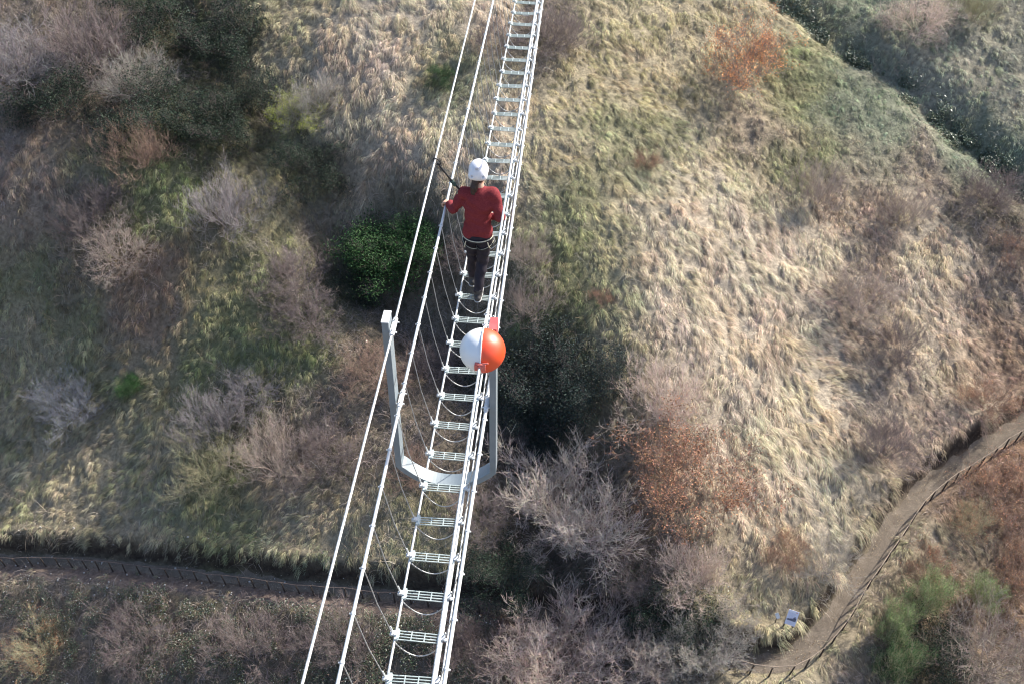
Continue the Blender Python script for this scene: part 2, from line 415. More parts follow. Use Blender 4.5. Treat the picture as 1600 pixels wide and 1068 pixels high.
# ------------------------------------------------------------------ blades
def ribbons(P0, D, L, W, droop, colA, segs=3, side=None, down=None):
    """curved ribbons: start, direction, length, width, droop towards `down`"""
    n = len(P0); pts = np.empty((n, segs+1, 3), np.float32); P = P0.copy(); d = D.copy(); pts[:,0] = P
    for k in range(segs):
        d = d+down*(droop[:,None]/segs)*(1+k*.6); d /= np.linalg.norm(d, axis=1)[:,None]
        P = P+d*(L/segs)[:,None]; pts[:,k+1] = P
    wv = np.linspace(1, .18, segs+1)[None,:,None]
    off = side[:,None,:]*(W[:,None,None]*.5*wv)
    V = np.stack([pts-off, pts+off], 2).reshape(-1, 3)         # n,(segs+1),2
    b = np.arange(n)[:,None]*(segs+1)*2+np.arange(segs)[None,:]*2
    Q = np.stack([b, b+1, b+3, b+2], -1).reshape(-1, 4)
    C = np.repeat(colA, (segs+1)*2, axis=0)
    return V, Q, C
def grad(x, y):
    e = .8; return (hz(x+e, y)-hz(x-e, y))/(2*e), (hz(x, y+e)-hz(x, y-e))/(2*e)
rs = np.random.RandomState(3)
# the stretch of hillside in or near the picture
Pb = gp([(-90,-40),(1690,-40),(1690,1110),(-90,1110)])
def in_view(x, y, m=90):
    z = hz(x, y); c = np.stack([x, y, z], -1) @ R
    u = 800+F*c[..., 0]/c[..., 2]; v = 534+F*c[..., 1]/c[..., 2]
    return (u > -m) & (u < 1600+m) & (v > -m) & (v < 1068+m) & (c[..., 2] > 0)
def scatter(n, keep):
    x = rs.uniform(-62, 58, n); y = rs.uniform(20, 112, n)
    k = in_view(x, y); x = x[k]; y = y[k]
    k = rs.rand(len(x)) < keep(x, y); return x[k], y[k]

def grass():
    def keep(x, y): return cover(x, y)[:,7]*(.12+.88*sstep((ripple(x, y)-.34)*6))*verge(x, y)*(dpath(x, y) > -.12+.36*fbm(x/.5, y/.5, 2, 44)+.30*(side_up(x, y) > .5))
    x, y = scatter(118000, keep)
    cv = cover(x, y); n = len(x); nb = 20
    gx, gy = grad(x, y)
    fl = (fbm(x/7, y/7, 2, 50)-.5)*1.5+(fbm(x/1.3, y/1.3, 2, 57)-.5)*1.5     # combing of neighbouring tufts
    a = np.arctan2(-gy-.15, -gx+.12)+fl
    tl = cv[:,6]*rs.uniform(.6, 1.35, n)*(.75+.6*fbm(x/2.2, y/2.2, 2, 61))
    mixb = np.clip(rs.normal(.35, .3, n)+(fbm(x/1.8, y/1.8, 3, 70)-.5)*2.2, 0, 1)
    bri = rs.lognormal(0, .2, n)*(.62+.76*fbm(x/.8, y/.8, 2, 77))*(.55+.9*ripple(x, y))  # ripple term paints the shaded gaps between tufts into the blade colour
    base = (cv[:, :3]*(1-mixb[:,None])+cv[:,3:6]*mixb[:,None])*bri[:,None]
    hu = (fbm(x/2.4, y/2.4, 3, 81)-.5)[:,None]*np.array([[.15,-.03,-.13]])+(fbm(x/1.7, y/1.7, 3, 85)-.5)[:,None]*np.array([[-.06,.08,-.15]])
    base = base*(1+hu)
    rep = lambda q: np.repeat(q, nb, axis=0)
    N = n*nb; aa = rep(a)+rs.normal(0, .33, N)
    r = rs.rand(N)**.5*.13; th = rs.rand(N)*2*PI
    bx = rep(x)+r*np.cos(th); by = rep(y)+r*np.sin(th)
    P0 = np.stack([bx, by, hz(bx, by)-.02], 1)
    up = rs.uniform(.9, 2.4, N)
    D = np.stack([np.cos(aa), np.sin(aa), up], 1); D /= np.linalg.norm(D, axis=1)[:,None]
    L = rep(tl)*rs.uniform(.55, 1.15, N)
    ra = aa+PI/2+rs.normal(0, .5, N)
    side = np.stack([np.cos(ra), np.sin(ra), rs.normal(0, .3, N)], 1)
    dn = np.stack([np.cos(aa)*.5, np.sin(aa)*.5, np.full(N, -1.0)], 1)
    col = rep(base)*rs.lognormal(0, .22, N)[:,None]
    col = col*(1+rs.normal(0, .05, (N, 3)))
    top = col.max(1, keepdims=True); col = col*np.minimum(1, .74/top)          # keep the hue of the palest straw
    W = rs.uniform(.014, .038, N)*(.7+.5*rep(cv[:,6]))
    V, Q, C = ribbons(P0, D, L, W, rs.uniform(1.0, 2.4, N), np.clip(col, .01, .8), 3, side, dn)
    o = link('dry_grass', np_mesh('dry_grass', V, Q, M_grass, C)); tag(o, 'combed tussocks of dry straw and green grass covering the hillside', 'grass', kind='stuff')
    print('grass blades', N)
grass()

def undergrowth():
    def keep(x, y): return np.clip(cover(x, y)[:,8]-.15, 0, 1)*verge(x, y)*(dpath(x, y) > .3)
    x, y = scatter(46000, keep); n = len(x); nb = 20; cv = cover(x, y)
    rep = lambda q: np.repeat(q, nb, axis=0); N = n*nb
    aa = rs.rand(N)*2*PI
    bx = rep(x)+rs.normal(0, .18, N); by = rep(y)+rs.normal(0, .18, N)
    P0 = np.stack([bx, by, hz(bx, by)], 1)
    D = np.stack([np.cos(aa), np.sin(aa), rs.uniform(.3, 2.2, N)], 1); D /= np.linalg.norm(D, axis=1)[:,None]
    L = rep(rs.uniform(.5, 1.5, n)*(.5+.9*fbm(x/3, y/3, 2, 88)))*rs.uniform(.5, 1.1, N)
    ra = rs.rand(N)*2*PI; side = np.stack([np.cos(ra), np.sin(ra), rs.normal(0, .4, N)], 1)
    dn = np.tile(np.array([[0,0,-1.]]), (N, 1))
    c1 = np.array([.31,.255,.25]); c2 = np.array([.21,.18,.195]); c3 = np.array([.33,.22,.16])
    m = fbm(x/4, y/4, 2, 91)[:,None]; q = rs.rand(n)[:,None]
    base = np.where(q < .5, c1, np.where(q < .85, c2, c3))*.6+cv[:, :3]*.4
    base = base*(.7+.6*m)
    col = rep(base)*rs.lognormal(0, .25, N)[:,None]
    V, Q, C = ribbons(P0, D, L, rs.uniform(.012, .028, N), rs.uniform(.2, 1.6, N), np.clip(col, .01, .6), 3, side, dn)
    o = link('undergrowth', np_mesh('undergrowth', V, Q, M_under, C)); tag(o, 'tangled leafless purple brown stems between the grass patches', 'undergrowth', kind='stuff')
    print('stems', N)
undergrowth()

def leaf_cards(c, size, rs, n=None, flat=.6):
    N = len(c)
    nrm = rs.normal(0, 1, (N, 3)); nrm[:,2] = np.abs(nrm[:,2])+flat; nrm /= np.linalg.norm(nrm, axis=1)[:,None]
    t = rs.normal(0, 1, (N, 3)); t -= nrm*(t*nrm).sum(1)[:,None]; t /= np.linalg.norm(t, axis=1)[:,None]
    b = np.cross(nrm, t); s = size[:,None]
    mid = c+nrm*s*.12
    V = np.stack([c-t*s, mid-b*s*.45, c+t*s, mid+b*s*.45], 1).reshape(-1, 3)
    Q = np.arange(N*4).reshape(-1, 4)
    return V, Q
def brambles():
    # low leafy brambles below the lower fence and in the hollow
    cen = gp([(60,960,),(160,1000),(260,960),(350,1010),(430,960),(500,1030),(300,1050),(120,1060),(560,1010),(420,1050),(220,930),(700,1000),(730,1050),(600,1050),(20,1030),(860,640),(900,600),(820,720),(1000,980),(1060,950),(760,900),(820,880),(930,930)])[:, :2]
    cs = []
    for i, (x, y) in enumerate(cen):
        n = 6500 if i < 15 else 2600; s = 2.5 if i < 15 else 1.6
        px = rs.normal(x, s, n); py = rs.normal(y, s*.8, n)
        cl = fbm(px/.9, py/.9, 2, 120); k = (cl > .47) & (((dpath(px, py) > 1.3) | ((dpath(px, py) > .4) & (side_up(px, py) > 0)))); px = px[k]; py = py[k]
        pz = hz(px, py)+rs.uniform(.05, .9, len(px))*(.4+cl[k])
        cs.append(np.stack([px, py, pz], 1))
    c = np.vstack(cs); N = len(c)
    V, Q = leaf_cards(c, rs.uniform(.03, .075, N), rs)
    q = rs.rand(N)[:,None]
    col = np.where(q < .55, [[.055,.085,.045]], np.where(q < .85, [[.11,.12,.085]], np.where(q < .95, [[.17,.11,.08]], [[.42,.44,.42]])))*rs.lognormal(0, .25, N)[:,None]  # a small share of leaves is pale: glints painted as leaf colour
    o = link('brambles', np_mesh('brambles', V, Q, M_leafst, np.repeat(np.clip(col, .01, .6), 4, axis=0)))
    tag(o, 'small dark bramble leaves with painted pale glints below the lower fence', 'brambles', kind='stuff')
brambles()

def ditch_scrub():
    L = resample(np.c_[DIT, np.zeros(len(DIT))], .05)[:, :2]; n = 26000
    i = rs.randint(0, len(L), n); x = L[i,0]+rs.normal(0, .5, n); y = L[i,1]+rs.normal(0, .45, n)
    k = fbm(x/1.3, y/1.3, 2, 140) > .42; x = x[k]; y = y[k]
    c = np.stack([x, y, hz(x, y)+rs.uniform(.02, .9, len(x))*fbm(x/1.5, y/1.5, 2, 150)*1.4], 1); N = len(c)
    V, Q = leaf_cards(c, rs.uniform(.05, .13, N), rs)
    q = rs.rand(N)[:,None]
    col = np.where(q < .7, [[.085,.12,.08]], np.where(q < .985, [[.15,.18,.13]], [[.30,.33,.30]]))*rs.lognormal(0, .25, N)[:,None]
    o = link('ditch_scrub', np_mesh('ditch_scrub', V, Q, M_leafst, np.repeat(np.clip(col, .01, .6), 4, axis=0)))
    tag(o, 'dark blue green scrub filling the long ditch in the far upper right', 'scrub', kind='stuff')
ditch_scrub()

# ------------------------------------------------------------------ shrubs
def tubes_np(L, sides=3):
    """L: list of (points (k,3), radii (k,)) -> prisms"""
    Vs = []; Qs = []; base = 0
    for P, r in L:
        k = len(P); T = np.gradient(P, axis=0); T /= np.linalg.norm(T, axis=1)[:,None]+1e-9
        ref = np.array([0,0,1.]) if abs(T[0,2]) < .9 else np.array([1.,0,0])
        A = np.cross(T, ref); A /= np.linalg.norm(A, axis=1)[:,None]+1e-9; B = np.cross(T, A)
        for s in range(sides):
            a = 2*PI*s/sides; Vs.append(P+(A*math.cos(a)+B*math.sin(a))*r[:,None])
        ix = base+np.arange(k-1)
        for s in range(sides):
            a = ix+s*k; b = ix+((s+1) % sides)*k; Qs.append(np.stack([a, b, b+1, a+1], 1))
        base += k*sides
    return np.vstack(Vs), np.vstack(Qs)

def bush_lines(rng, stems=12, H=3.6, spread=1.0, kids=(5,6,5), r0=.019, wig=.10, grav=.12, lens=(.62,.5,.45), rt=.0056, curl=0):
    lv = [[] for _ in range(4)]
    def branch(p, d, L, r, lev):
        k = 5 if lev == 0 else (4 if lev < 3 else 3)
        pts = [p]; q = p.copy(); dd = d.copy()
        for i in range(k):
            dd = dd+rng.normal(0, wig, 3)+np.array([0, 0, grav if lev > 0 else -.04]); dd /= np.linalg.norm(dd)
            q = q+dd*L/k; pts.append(q)
        pts = np.array(pts); rad = np.linspace(r, max(r*.45, rt*.6), k+1)
        lv[lev].append((pts, rad))
        if lev >= 3 or lev >= len(kids): return
        n = kids[lev]
        for j in range(n):
            f = rng.uniform(.25, 1.0) if j else .98
            i = min(int(f*k), k-1); b = pts[i]+(pts[i+1]-pts[i])*(f*k-i)
            t = pts[i+1]-pts[i]; t /= np.linalg.norm(t)
            o = rng.normal(0, 1, 3); o -= t*(o@t); o /= np.linalg.norm(o)
            nd = t*rng.uniform(.5, 1.1)+o*rng.uniform(.4, 1.0)+np.array([0,0,.12]); nd /= np.linalg.norm(nd)
            branch(b, nd, L*lens[lev]*rng.uniform(.7, 1.25), max(r*.5, rt), lev+1)
    for s in range(stems):
        a = 2*PI*(s+rng.rand()*.8)/stems; el = rng.uniform(.12, 1.0)*spread
        d = np.array([math.cos(a)*math.sin(el), math.sin(a)*math.sin(el), math.cos(el)])
        branch(np.array([math.cos(a)*.12, math.sin(a)*.12, -.15]), d, H*rng.uniform(.5, .85), r0*rng.uniform(.6, 1.1), 0)
    return lv

def vcol(n_list, rng, per, lo=.7, hi=1.3, tint=.06):
    c = []
    for k in n_list:
        q = rng.uniform(lo, hi)*(1+rng.normal(0, tint, 3)); c.append(np.tile(q, (k*per, 1)))
    return np.vstack(c)

PROTO = {}
def make_proto(key, seed, leaf=None, nleaf=0, lsize=(.05,.09), lclump=.16, **kw):
    rng = np.random.RandomState(seed)
    lv = bush_lines(rng, **kw)
    big = lv[0]+lv[1]; small = lv[2]+lv[3]
    out = []
    V, Q = tubes_np(big, 4); allp = np.vstack([V]); 
    out.append(('stems', np_mesh(key+'_stems', V, Q, M_twig, vcol([len(p) for p, _ in big], rng, 4, .75, 1.1))))
    if small:
        V, Q = tubes_np(small, 3)
        out.append(('twigs', np_mesh(key+'_twigs', V, Q, M_twig, vcol([len(p) for p, _ in small], rng, 3, .75, 1.35))))
        allp = np.vstack([allp, V])
    if nleaf:
        tips = np.vstack([p[1:] for p, _ in (small if small else big)])
        tips = tips[rng.rand(len(tips)) < 1]
        cl = tips[rng.randint(0, len(tips), nleaf//14)]
        c = np.repeat(cl, 14, axis=0)+rng.normal(0, lclump, (len(cl)*14, 3))
        V, Q = leaf_cards(c, rng.uniform(*lsize, len(c)), rng)
        q = np.repeat(rng.uniform(.65, 1.35, len(cl)), 14)*rng.lognormal(0, .22, len(c))
        C = np.repeat(q[:,None]*(1+rng.normal(0, .08, (len(c), 3))), 4, axis=0)
        out.append(('foliage', np_mesh(key+'_foliage', V, Q, M_leaf, C)))
    ext = np.percentile(np.abs(allp[:, :2]), 93)*2
    PROTO[key] = (out, ext)

make_proto('bare_a', 1, stems=20, kids=(8,7,5), spread=1.2, H=3.4)
make_proto('bare_b', 2, stems=17, kids=(8,7,6), spread=1.35, H=3.0, wig=.14)
make_proto('bare_c', 3, stems=24, kids=(7,6,5), spread=1.1, H=3.5, grav=.18)
make_proto('bare_d', 4, stems=16, kids=(8,7,6), spread=1.45, H=2.8, wig=.18, grav=.04)
make_proto('silver', 5, stems=30, kids=(10,9,6), spread=1.5, H=3.4, wig=.07, r0=.016, rt=.0052, lens=(.46,.5,.5))
make_proto('oak', 6, stems=11, kids=(8,7,5), spread=1.2, H=3.5, nleaf=6500, lsize=(.025,.07), lclump=.19)
make_proto('rust', 7, stems=18, kids=(8,6,4), spread=1.2, H=3.0, nleaf=3600, lsize=(.02,.055), lclump=.16, grav=.15)
make_proto('green', 8, stems=9, kids=(7,6,3), spread=1.35, H=2.6, nleaf=16000, lsize=(.022,.075), lclump=.26)
make_proto('ivy', 9, stems=10, kids=(6,6,3), spread=1.45, H=2.4, nleaf=14000, lsize=(.03,.085), lclump=.32)
make_proto('broom', 10, stems=16, kids=(9,9), spread=.8, H=3.0, grav=.4, wig=.07, nleaf=9000, lsize=(.02,.045), lclump=.10)

C_SIL=(.50,.435,.385); C_GRY=(.25,.23,.235); C_PUR=(.20,.165,.158); C_PNK=(.34,.285,.25); C_WRM=(.58,.475,.41); C_BRN=(.27,.19,.15); C_BLU=(.22,.23,.265); C_DRK=(.15,.12,.12)
C_PAL=(.36,.335,.30); C_OLV=(.36,.34,.22)
L_ORG=(.36,.19,.115); L_RST=(.32,.17,.10); L_DGR=(.030,.046,.032); L_GRN=(.034,.080,.028); L_YGR=(.34,.38,.07); L_BLG=(.03,.043,.038); L_FRS=(.14,.20,.08)
# crown x, y, width in the photo; kind; stem colour; leaf colour; name; label; category
S = [
(885,780,215,'silver',C_SIL,None,'bare_tree','largest silvery bare tree, its twigs fanned wide, right of the bridge deck','tree'),
(1060,745,180,'oak',C_BRN,L_ORG,'oak_tree','young oak holding rusty orange leaves beside the large silvery bare tree','tree'),
(1045,625,130,'bare_c',C_WRM,None,'bare_tree','pinkish grey bare tree just uphill of the orange leaved oak','tree'),
(880,1000,205,'silver',C_WRM,None,'bare_tree','wide pinkish bare tree at the bottom edge right of the bridge','tree'),
(1000,1030,120,'bare_b',C_WRM,None,'bare_bush','pinkish brown bare bush at the bottom edge between two larger bare crowns','bush'),
(1085,1010,110,'silver',C_PAL,None,'bare_bush','pale cream bare bush left of the right fence end','bush'),
(1085,895,100,'bare_c',C_WRM,None,'bare_bush','mauve bare bush in the hollow below the orange oak','bush'),
(985,880,110,'bare_d',C_PUR,None,'bare_bush','dusky bare bush under the right side of the large silvery tree','bush'),
(850,575,170,'green',C_DRK,L_BLG,'evergreen_bush','big dark blue green bush in the hollow right of the ball','bush'),
(925,590,120,'green',C_DRK,L_BLG,'evergreen_bush','dark evergreen bush on the uphill side of the hollow below the straw slope','bush'),
(820,655,110,'green',C_DRK,L_BLG,'evergreen_bush','dark evergreen bush at the foot of the hollow above the silvery tree','bush'),
(1060,955,130,'green',C_DRK,L_DGR,'evergreen_bush','very dark leafy bush above the pale cream bare bush','bush'),
(780,880,110,'green',C_DRK,L_DGR,'evergreen_bush','dark leafy bush at the path below the silvery tree','bush'),
(590,395,120,'ivy',C_DRK,L_GRN,'ivy_bush','glossy green ivy covered bush left of the walker','bush'),
(655,375,80,'ivy',C_DRK,L_GRN,'ivy_bush','smaller glossy green ivy bush between the two left cables','bush'),
(560,440,80,'green',C_DRK,L_DGR,'evergreen_bush','dark bush at the lower left edge of the glossy ivy','bush'),
(462,182,72,'oak',C_PAL,L_YGR,'leafy_bush','yellow green bush with pale dead branches in the dark upper left hollow','bush'),
(505,155,80,'bare_b',C_PAL,None,'bare_bush','pale bare branches rising behind the yellow green bush','bush'),
(355,330,100,'bare_c',C_GRY,None,'bare_bush','round grey bare bush in the middle of the left hillside','bush'),
(115,630,90,'bare_a',C_BLU,None,'bare_bush','bluish grey bare bush low on the far left slope','bush'),
(340,660,85,'bare_c',C_GRY,None,'bare_bush','upright purple grey bush left of the left rail, above the pale grass','bush'),
(395,605,80,'bare_d',C_GRY,None,'bare_bush','small pale tipped bare bush just above the upright purple grey one','bush'),
(150,75,130,'bare_a',C_PUR,None,'bare_bush','reddish purple bare thicket near the upper left corner','bush'),
(35,105,130,'bare_d',C_GRY,None,'bare_bush','grey bare bush cut by the left edge in the upper left corner','bush'),
(215,125,100,'bare_b',C_PAL,None,'bare_bush','pale grey branching bush among dark shrubs at upper left','bush'),
(360,60,120,'green',C_DRK,L_DGR,'evergreen_bush','dark green bush at the top edge left of the bright straw grass','bush'),
(255,165,130,'green',C_DRK,L_DGR,'evergreen_bush','dark green bush below the pale branching bush at upper left','bush'),
(90,150,120,'green',C_DRK,L_DGR,'evergreen_bush','dark green bush under the grey bush of the upper left corner','bush'),
(230,20,110,'green',C_DRK,L_DGR,'evergreen_bush','dark green bush cut by the top edge at upper left','bush'),
(345,195,100,'green',C_DRK,L_DGR,'evergreen_bush','dark green bush left of the yellow green one','bush'),
(480,250,100,'green',C_DRK,L_DGR,'evergreen_bush','dark leafy bush directly below the yellow green one','bush'),
(395,150,90,'green',C_DRK,L_DGR,'evergreen_bush','dark leafy bush uphill left of the yellow green one','bush'),
(465,430,110,'bare_b',C_PUR,None,'bare_bush','purple brown bare thicket downhill left of the ivy','bush'),
(490,490,90,'bare_d',C_PUR,None,'bare_bush','lower purple bare bush under the thicket left of the ivy','bush'),
(230,240,90,'bare_c',C_BRN,None,'bare_bush','brownish bare bush below the dark shrubs of the upper left','bush'),
(160,330,100,'bare_b',C_PUR,None,'bare_bush','purple brown bare bush on the far left slope at mid height','bush'),
(195,385,90,'bare_d',C_PNK,None,'bare_bush','pinkish tangled bush just below the purple brown one at far left','bush'),
(330,730,100,'bare_a',C_OLV,None,'bare_bush','olive yellow twiggy bush on the slope above the lower fence','bush'),
(430,710,105,'bare_c',C_PNK,None,'bare_bush','pale pink bare bush right of the olive yellow twiggy bush','bush'),
(520,690,100,'bare_b',C_PUR,None,'bare_bush','dull purple bush left of the upper safety cable above the fence','bush'),
(590,570,90,'bare_d',C_BRN,None,'bare_bush','reddish brown bush behind the left arm of the grey frame','bush'),
(670,560,90,'bare_b',C_PUR,None,'bare_bush','dusky bush seen under the left handrail behind the grey frame','bush'),
(825,395,75,'bare_a',C_PNK,None,'bare_bush','pinkish brown bush right of the bridge beside the walker','bush'),
(820,475,90,'bare_c',C_PNK,None,'bare_bush','pale bare bush above the dark hollow right of the bridge','bush'),
(735,395,70,'bare_d',C_PUR,None,'bare_bush','mauve bush under the bridge behind the walkers legs','bush'),
(865,50,100,'bare_b',C_PUR,None,'bare_bush','purple brown bush touching the right handrail at the top edge','bush'),
(775,60,70,'bare_d',C_PUR,None,'bare_bush','purple bush seen between the cables at the top edge','bush'),
(1160,105,105,'oak',C_PUR,(.62,.28,.12),'orange_bush','round orange leaved bush alone on the upper straw slope','bush'),
(1275,300,80,'bare_c',C_PNK,None,'bare_bush','grey mauve bush on the right slope below the bend of the ditch','bush'),
(1405,330,75,'bare_a',C_PNK,None,'bare_bush','pinkish grey bush on the right slope downhill of the ditch','bush'),
(1345,455,95,'bare_d',C_PNK,None,'bare_bush','wide grey mauve bush in the middle of the right slope','bush'),
(1405,535,95,'bare_b',C_PUR,None,'bare_bush','purple bush below the wide grey mauve one on the right slope','bush'),
(1545,300,85,'bare_a',C_PUR,None,'bare_bush','dark purple bush near the right edge just below the ditch','bush'),
(1590,390,70,'rust',C_PUR,L_RST,'rust_bush','dark red bush cut by the right edge above the path','bush'),
(1375,690,95,'bare_c',C_PUR,None,'bare_bush','purple brown bush just uphill of the bend in the right path','bush'),
(1540,620,80,'rust',C_BRN,L_RST,'rust_bush','low orange brown bush uphill of the path near the right edge','bush'),
(1290,875,75,'bare_a',C_PAL,None,'bare_bush','pale grey green bush left of the right path above the signboard','bush'),
(1228,850,75,'rust',C_BRN,L_RST,'rust_bush','reddish brown bush on the slope above the signboard','bush'),
(1440,940,58,'broom',C_OLV,L_FRS,'conifer','taller of the two fresh green young conifers below the right fence','tree'),
(1388,985,52,'broom',C_OLV,L_FRS,'conifer','shorter fresh green young conifer close to the right fence','tree'),
(1390,1045,60,'broom',C_OLV,L_GRN,'conifer','deep green young conifer cut by the bottom edge','tree'),
(1530,935,45,'broom',C_OLV,L_FRS,'conifer','young green conifer standing alone among rusty shrubs at lower right','tree'),
(1440,1010,110,'green',C_DRK,L_DGR,'evergreen_bush','dark leafy bush between the young conifers at lower right','bush'),
(1570,760,110,'rust',C_BRN,L_RST,'rust_bush','broad rust brown bush below the fence at the right edge','bush'),
(1510,810,65,'rust',C_OLV,L_ORG,'rust_bush','narrow ginger bush below the fence left of the broad rust one','bush'),
(1590,880,90,'rust',C_BRN,L_RST,'rust_bush','rust brown bush at the right edge above the pinkish thicket','bush'),
(1540,1025,150,'bare_a',C_PNK,None,'bare_bush','pinkish grey bare thicket in the lower right corner','bush'),
(1450,880,75,'rust',C_BRN,L_RST,'rust_bush','small rusty bush between the fence and the taller young conifer','bush'),
(1430,30,85,'bare_d',C_WRM,None,'bare_bush','pinkish bush beyond the ditch at the top right','bush'),
(1520,20,55,'bare_c',C_OLV,None,'bare_bush','yellowish bush cut by the top edge beyond the ditch','bush'),
(745,790,90,'bare_d',C_PUR,None,'bare_bush','dusky mauve bush left of the silvery tree behind the right handrail','bush'),
(785,690,80,'bare_b',C_PUR,None,'bare_bush','dull bare bush just right of the frames lower corner','bush'),
(940,462,35,'rust',C_BRN,L_ORG,'orange_bush','tiny orange plant on the straw slope right of the bridge','bush'),
(1010,250,45,'rust',C_BRN,L_RST,'rust_bush','flat russet patch of bush above the brightest straw grass','bush'),
(205,600,35,'ivy',C_DRK,L_GRN,'leafy_bush','tiny vivid green plant on the lower left slope','bush'),
(690,115,40,'green',C_DRK,L_GRN,'leafy_bush','small green plant in straw grass left of the upper cables','bush'),
(640,730,80,'bare_b',C_BRN,None,'bare_bush','brown bush beneath the lower left corner of the grey frame','bush'),
(70,1000,80,'rust',C_OLV,L_RST,'rust_bush','tan leafed bush in the lower left corner','bush'),
(215,985,110,'bare_d',C_PUR,None,'bare_bush','low dusky tangle of bare stems among brambles at lower left','bush'),
(400,1000,130,'bare_b',C_PUR,None,'bare_bush','wide mauve bare tangle below the fence left of the cables','bush'),
(540,990,100,'bare_a',C_PUR,None,'bare_bush','mauve bare bush at the bottom edge between the two left cables','bush'),
(720,1010,100,'bare_c',C_DRK,None,'bare_bush','dark bare bush at the bottom edge behind the lowest treads','bush'),
(1150,960,60,'bare_b',C_PAL,None,'bare_bush','small pale twiggy bush left of the signboard','bush'),
(1010,320,0,'bare_a',C_PNK,None,'x','x','x'),
]
shadeoff = .30
rng = np.random.RandomState(99)
for (cx, cy, wd, key, cs, lf, name, label, cat) in S:
    if wd == 0: continue
    parts, ext = PROTO[key]
    b = gp([(cx, cy+wd*.22)])[0]
    dist = np.linalg.norm(b); Wm = wd/F*dist*(.92 if cat == 'tree' else 1.0)
    s = Wm/ext
    root = empty(name, (b[0], b[1], b[2]-.02), rng.uniform(0, 6.28)); root.scale = (s, s, s*(.82 if key == 'silver' else rng.uniform(.85, 1.05)))
    tag(root, label, cat, 'bare and leafy shrubs on the hillside' if cat == 'bush' else 'trees on the hillside')
    for pn, me in parts:
        o = link(pn, me, root); c = lf if pn == 'foliage' else cs
        j = rng.uniform(.92, 1.08); o.color = (c[0]*j, c[1]*j, c[2]*j, 1)

# ------------------------------------------------------------------ rail fences along the path
def fence(Ls, label, spacing, lean, mrail, H=.98):
    P = resample(Ls, .05)
    s = np.r_[0, np.cumsum(np.linalg.norm(np.diff(P, axis=0), axis=1))]
    root = empty('rail_fence', tuple(P[0])); tag(root, label, 'fence')
    base = Vector(P[0]); tops = []
    n = int(s[-1]/spacing); rg = np.random.RandomState(len(label))
    for i in range(n+1):
        k = min(np.searchsorted(s, i*spacing+rg.uniform(-.06, .06)), len(P)-1); p = P[k]
        z = float(hz(p[0], p[1])); lx = rg.normal(lean, .03); ly = rg.normal(0, .03); hh = H*rg.uniform(.95, 1.05)
        b = Vector((p[0], p[1], z-.25))-base; t = Vector((p[0]+lx*hh, p[1]+ly*hh, z+hh))-base
        tops.append(t-Vector((0,0,.06)))
        m = MB(); m.tube([b, b.lerp(t, .5)+Vector((rg.normal(0,.01), 0, 0)), t], [.052,.048,.043], 7)
        m.build('post', M_wood, root)
    m = MB()
    pts = []
    for i in range(len(tops)-1):
        for f in (0, .5):
            q = tops[i].lerp(tops[i+1], f); pts.append((q[0]+rg.normal(0,.008), q[1]+.055, q[2]+.035+rg.normal(0,.012)))
    pts.append(tuple(tops[-1]+Vector((0,.055,.035))))
    m.tube(pts, [.027*rg.uniform(.85, 1.1) for _ in pts], 6)
    m.build('rail', mrail, root)
splitL = int(np.argmin(np.abs(FOOT[:,0]-gp([(1085,1035)])[0][0])))
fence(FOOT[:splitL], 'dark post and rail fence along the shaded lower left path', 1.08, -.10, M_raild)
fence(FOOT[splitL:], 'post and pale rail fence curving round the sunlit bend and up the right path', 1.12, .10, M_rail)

# pale stones scattered beside the lower path
def stones():
    n = 260; V = []; Fs = []
    i = rs.randint(0, int(splitL*.8), n); off = rs.normal(-1.6, 1.0, n)
    base = np.array([(-1,-1,-.6),(1,-1,-.6),(1,1,-.6),(-1,1,-.6),(-.6,-.7,.7),(.7,-.6,.6),(.6,.6,.8),(-.7,.6,.6)])
    FQ = np.array([(0,3,2,1),(4,5,6,7),(0,1,5,4),(1,2,6,5),(2,3,7,6),(3,0,4,7)])
    Vs = []; Qs = []
    for k in range(n):
        p = FOOT[i[k], :2]+np.array([-tan[i[k],1], tan[i[k],0]])*(off[k]*(1 if rs.rand() < .8 else -.6))
        s = rs.uniform(.02, .065); a = rs.rand()*6
        v = base*s*rs.uniform(.6, 1.3, 3); c, sn = math.cos(a), math.sin(a)
        v = np.stack([v[:,0]*c-v[:,1]*sn, v[:,0]*sn+v[:,1]*c, v[:,2]], 1)+rs.normal(0, s*.12, (8, 3))
        Vs.append(v+[p[0], p[1], float(hz(p[0], p[1]))+s*.8+rs.uniform(0, .05)]); Qs.append(FQ+8*k)
    o = link('stones', np_mesh('stones', np.vstack(Vs), np.vstack(Qs), mat_noise('pale_limestone', (.36,.34,.31), (.6,.57,.52), 9, .9)))
    tag(o, 'small pale stones strewn along the lower path', 'stones', kind='stuff')
stones()

def litter():
    # dead leaves and straw bits on the path
    n = 9000; i = rs.randint(0, len(PATH), n); o = rs.normal(0, .55, n); j = rs.uniform(-.4, .4, n)
    x = PATH[i,0]-tan[i,1]*o+tan[i,0]*j; y = PATH[i,1]+tan[i,0]*o+tan[i,1]*j
    k = fbm(x/.7, y/.7, 2, 170)+rs.rand(n)*.3 > .62; x = x[k]; y = y[k]
    c = np.stack([x, y, hz(x, y)+.055], 1); V, Q = leaf_cards(c, rs.uniform(.018, .055, len(c)), rs, flat=2.5)
    q = rs.rand(len(c))[:,None]; col = np.where(q < .5, [[.30,.23,.15]], np.where(q < .85, [[.12,.08,.055]], [[.48,.42,.31]]))
    tag(link('leaf_litter', np_mesh('leaf_litter', V, Q, M_under, np.repeat(col, 4, axis=0))), 'dead leaves and straw bits on the trodden path', 'leaf litter', kind='stuff')
litter()

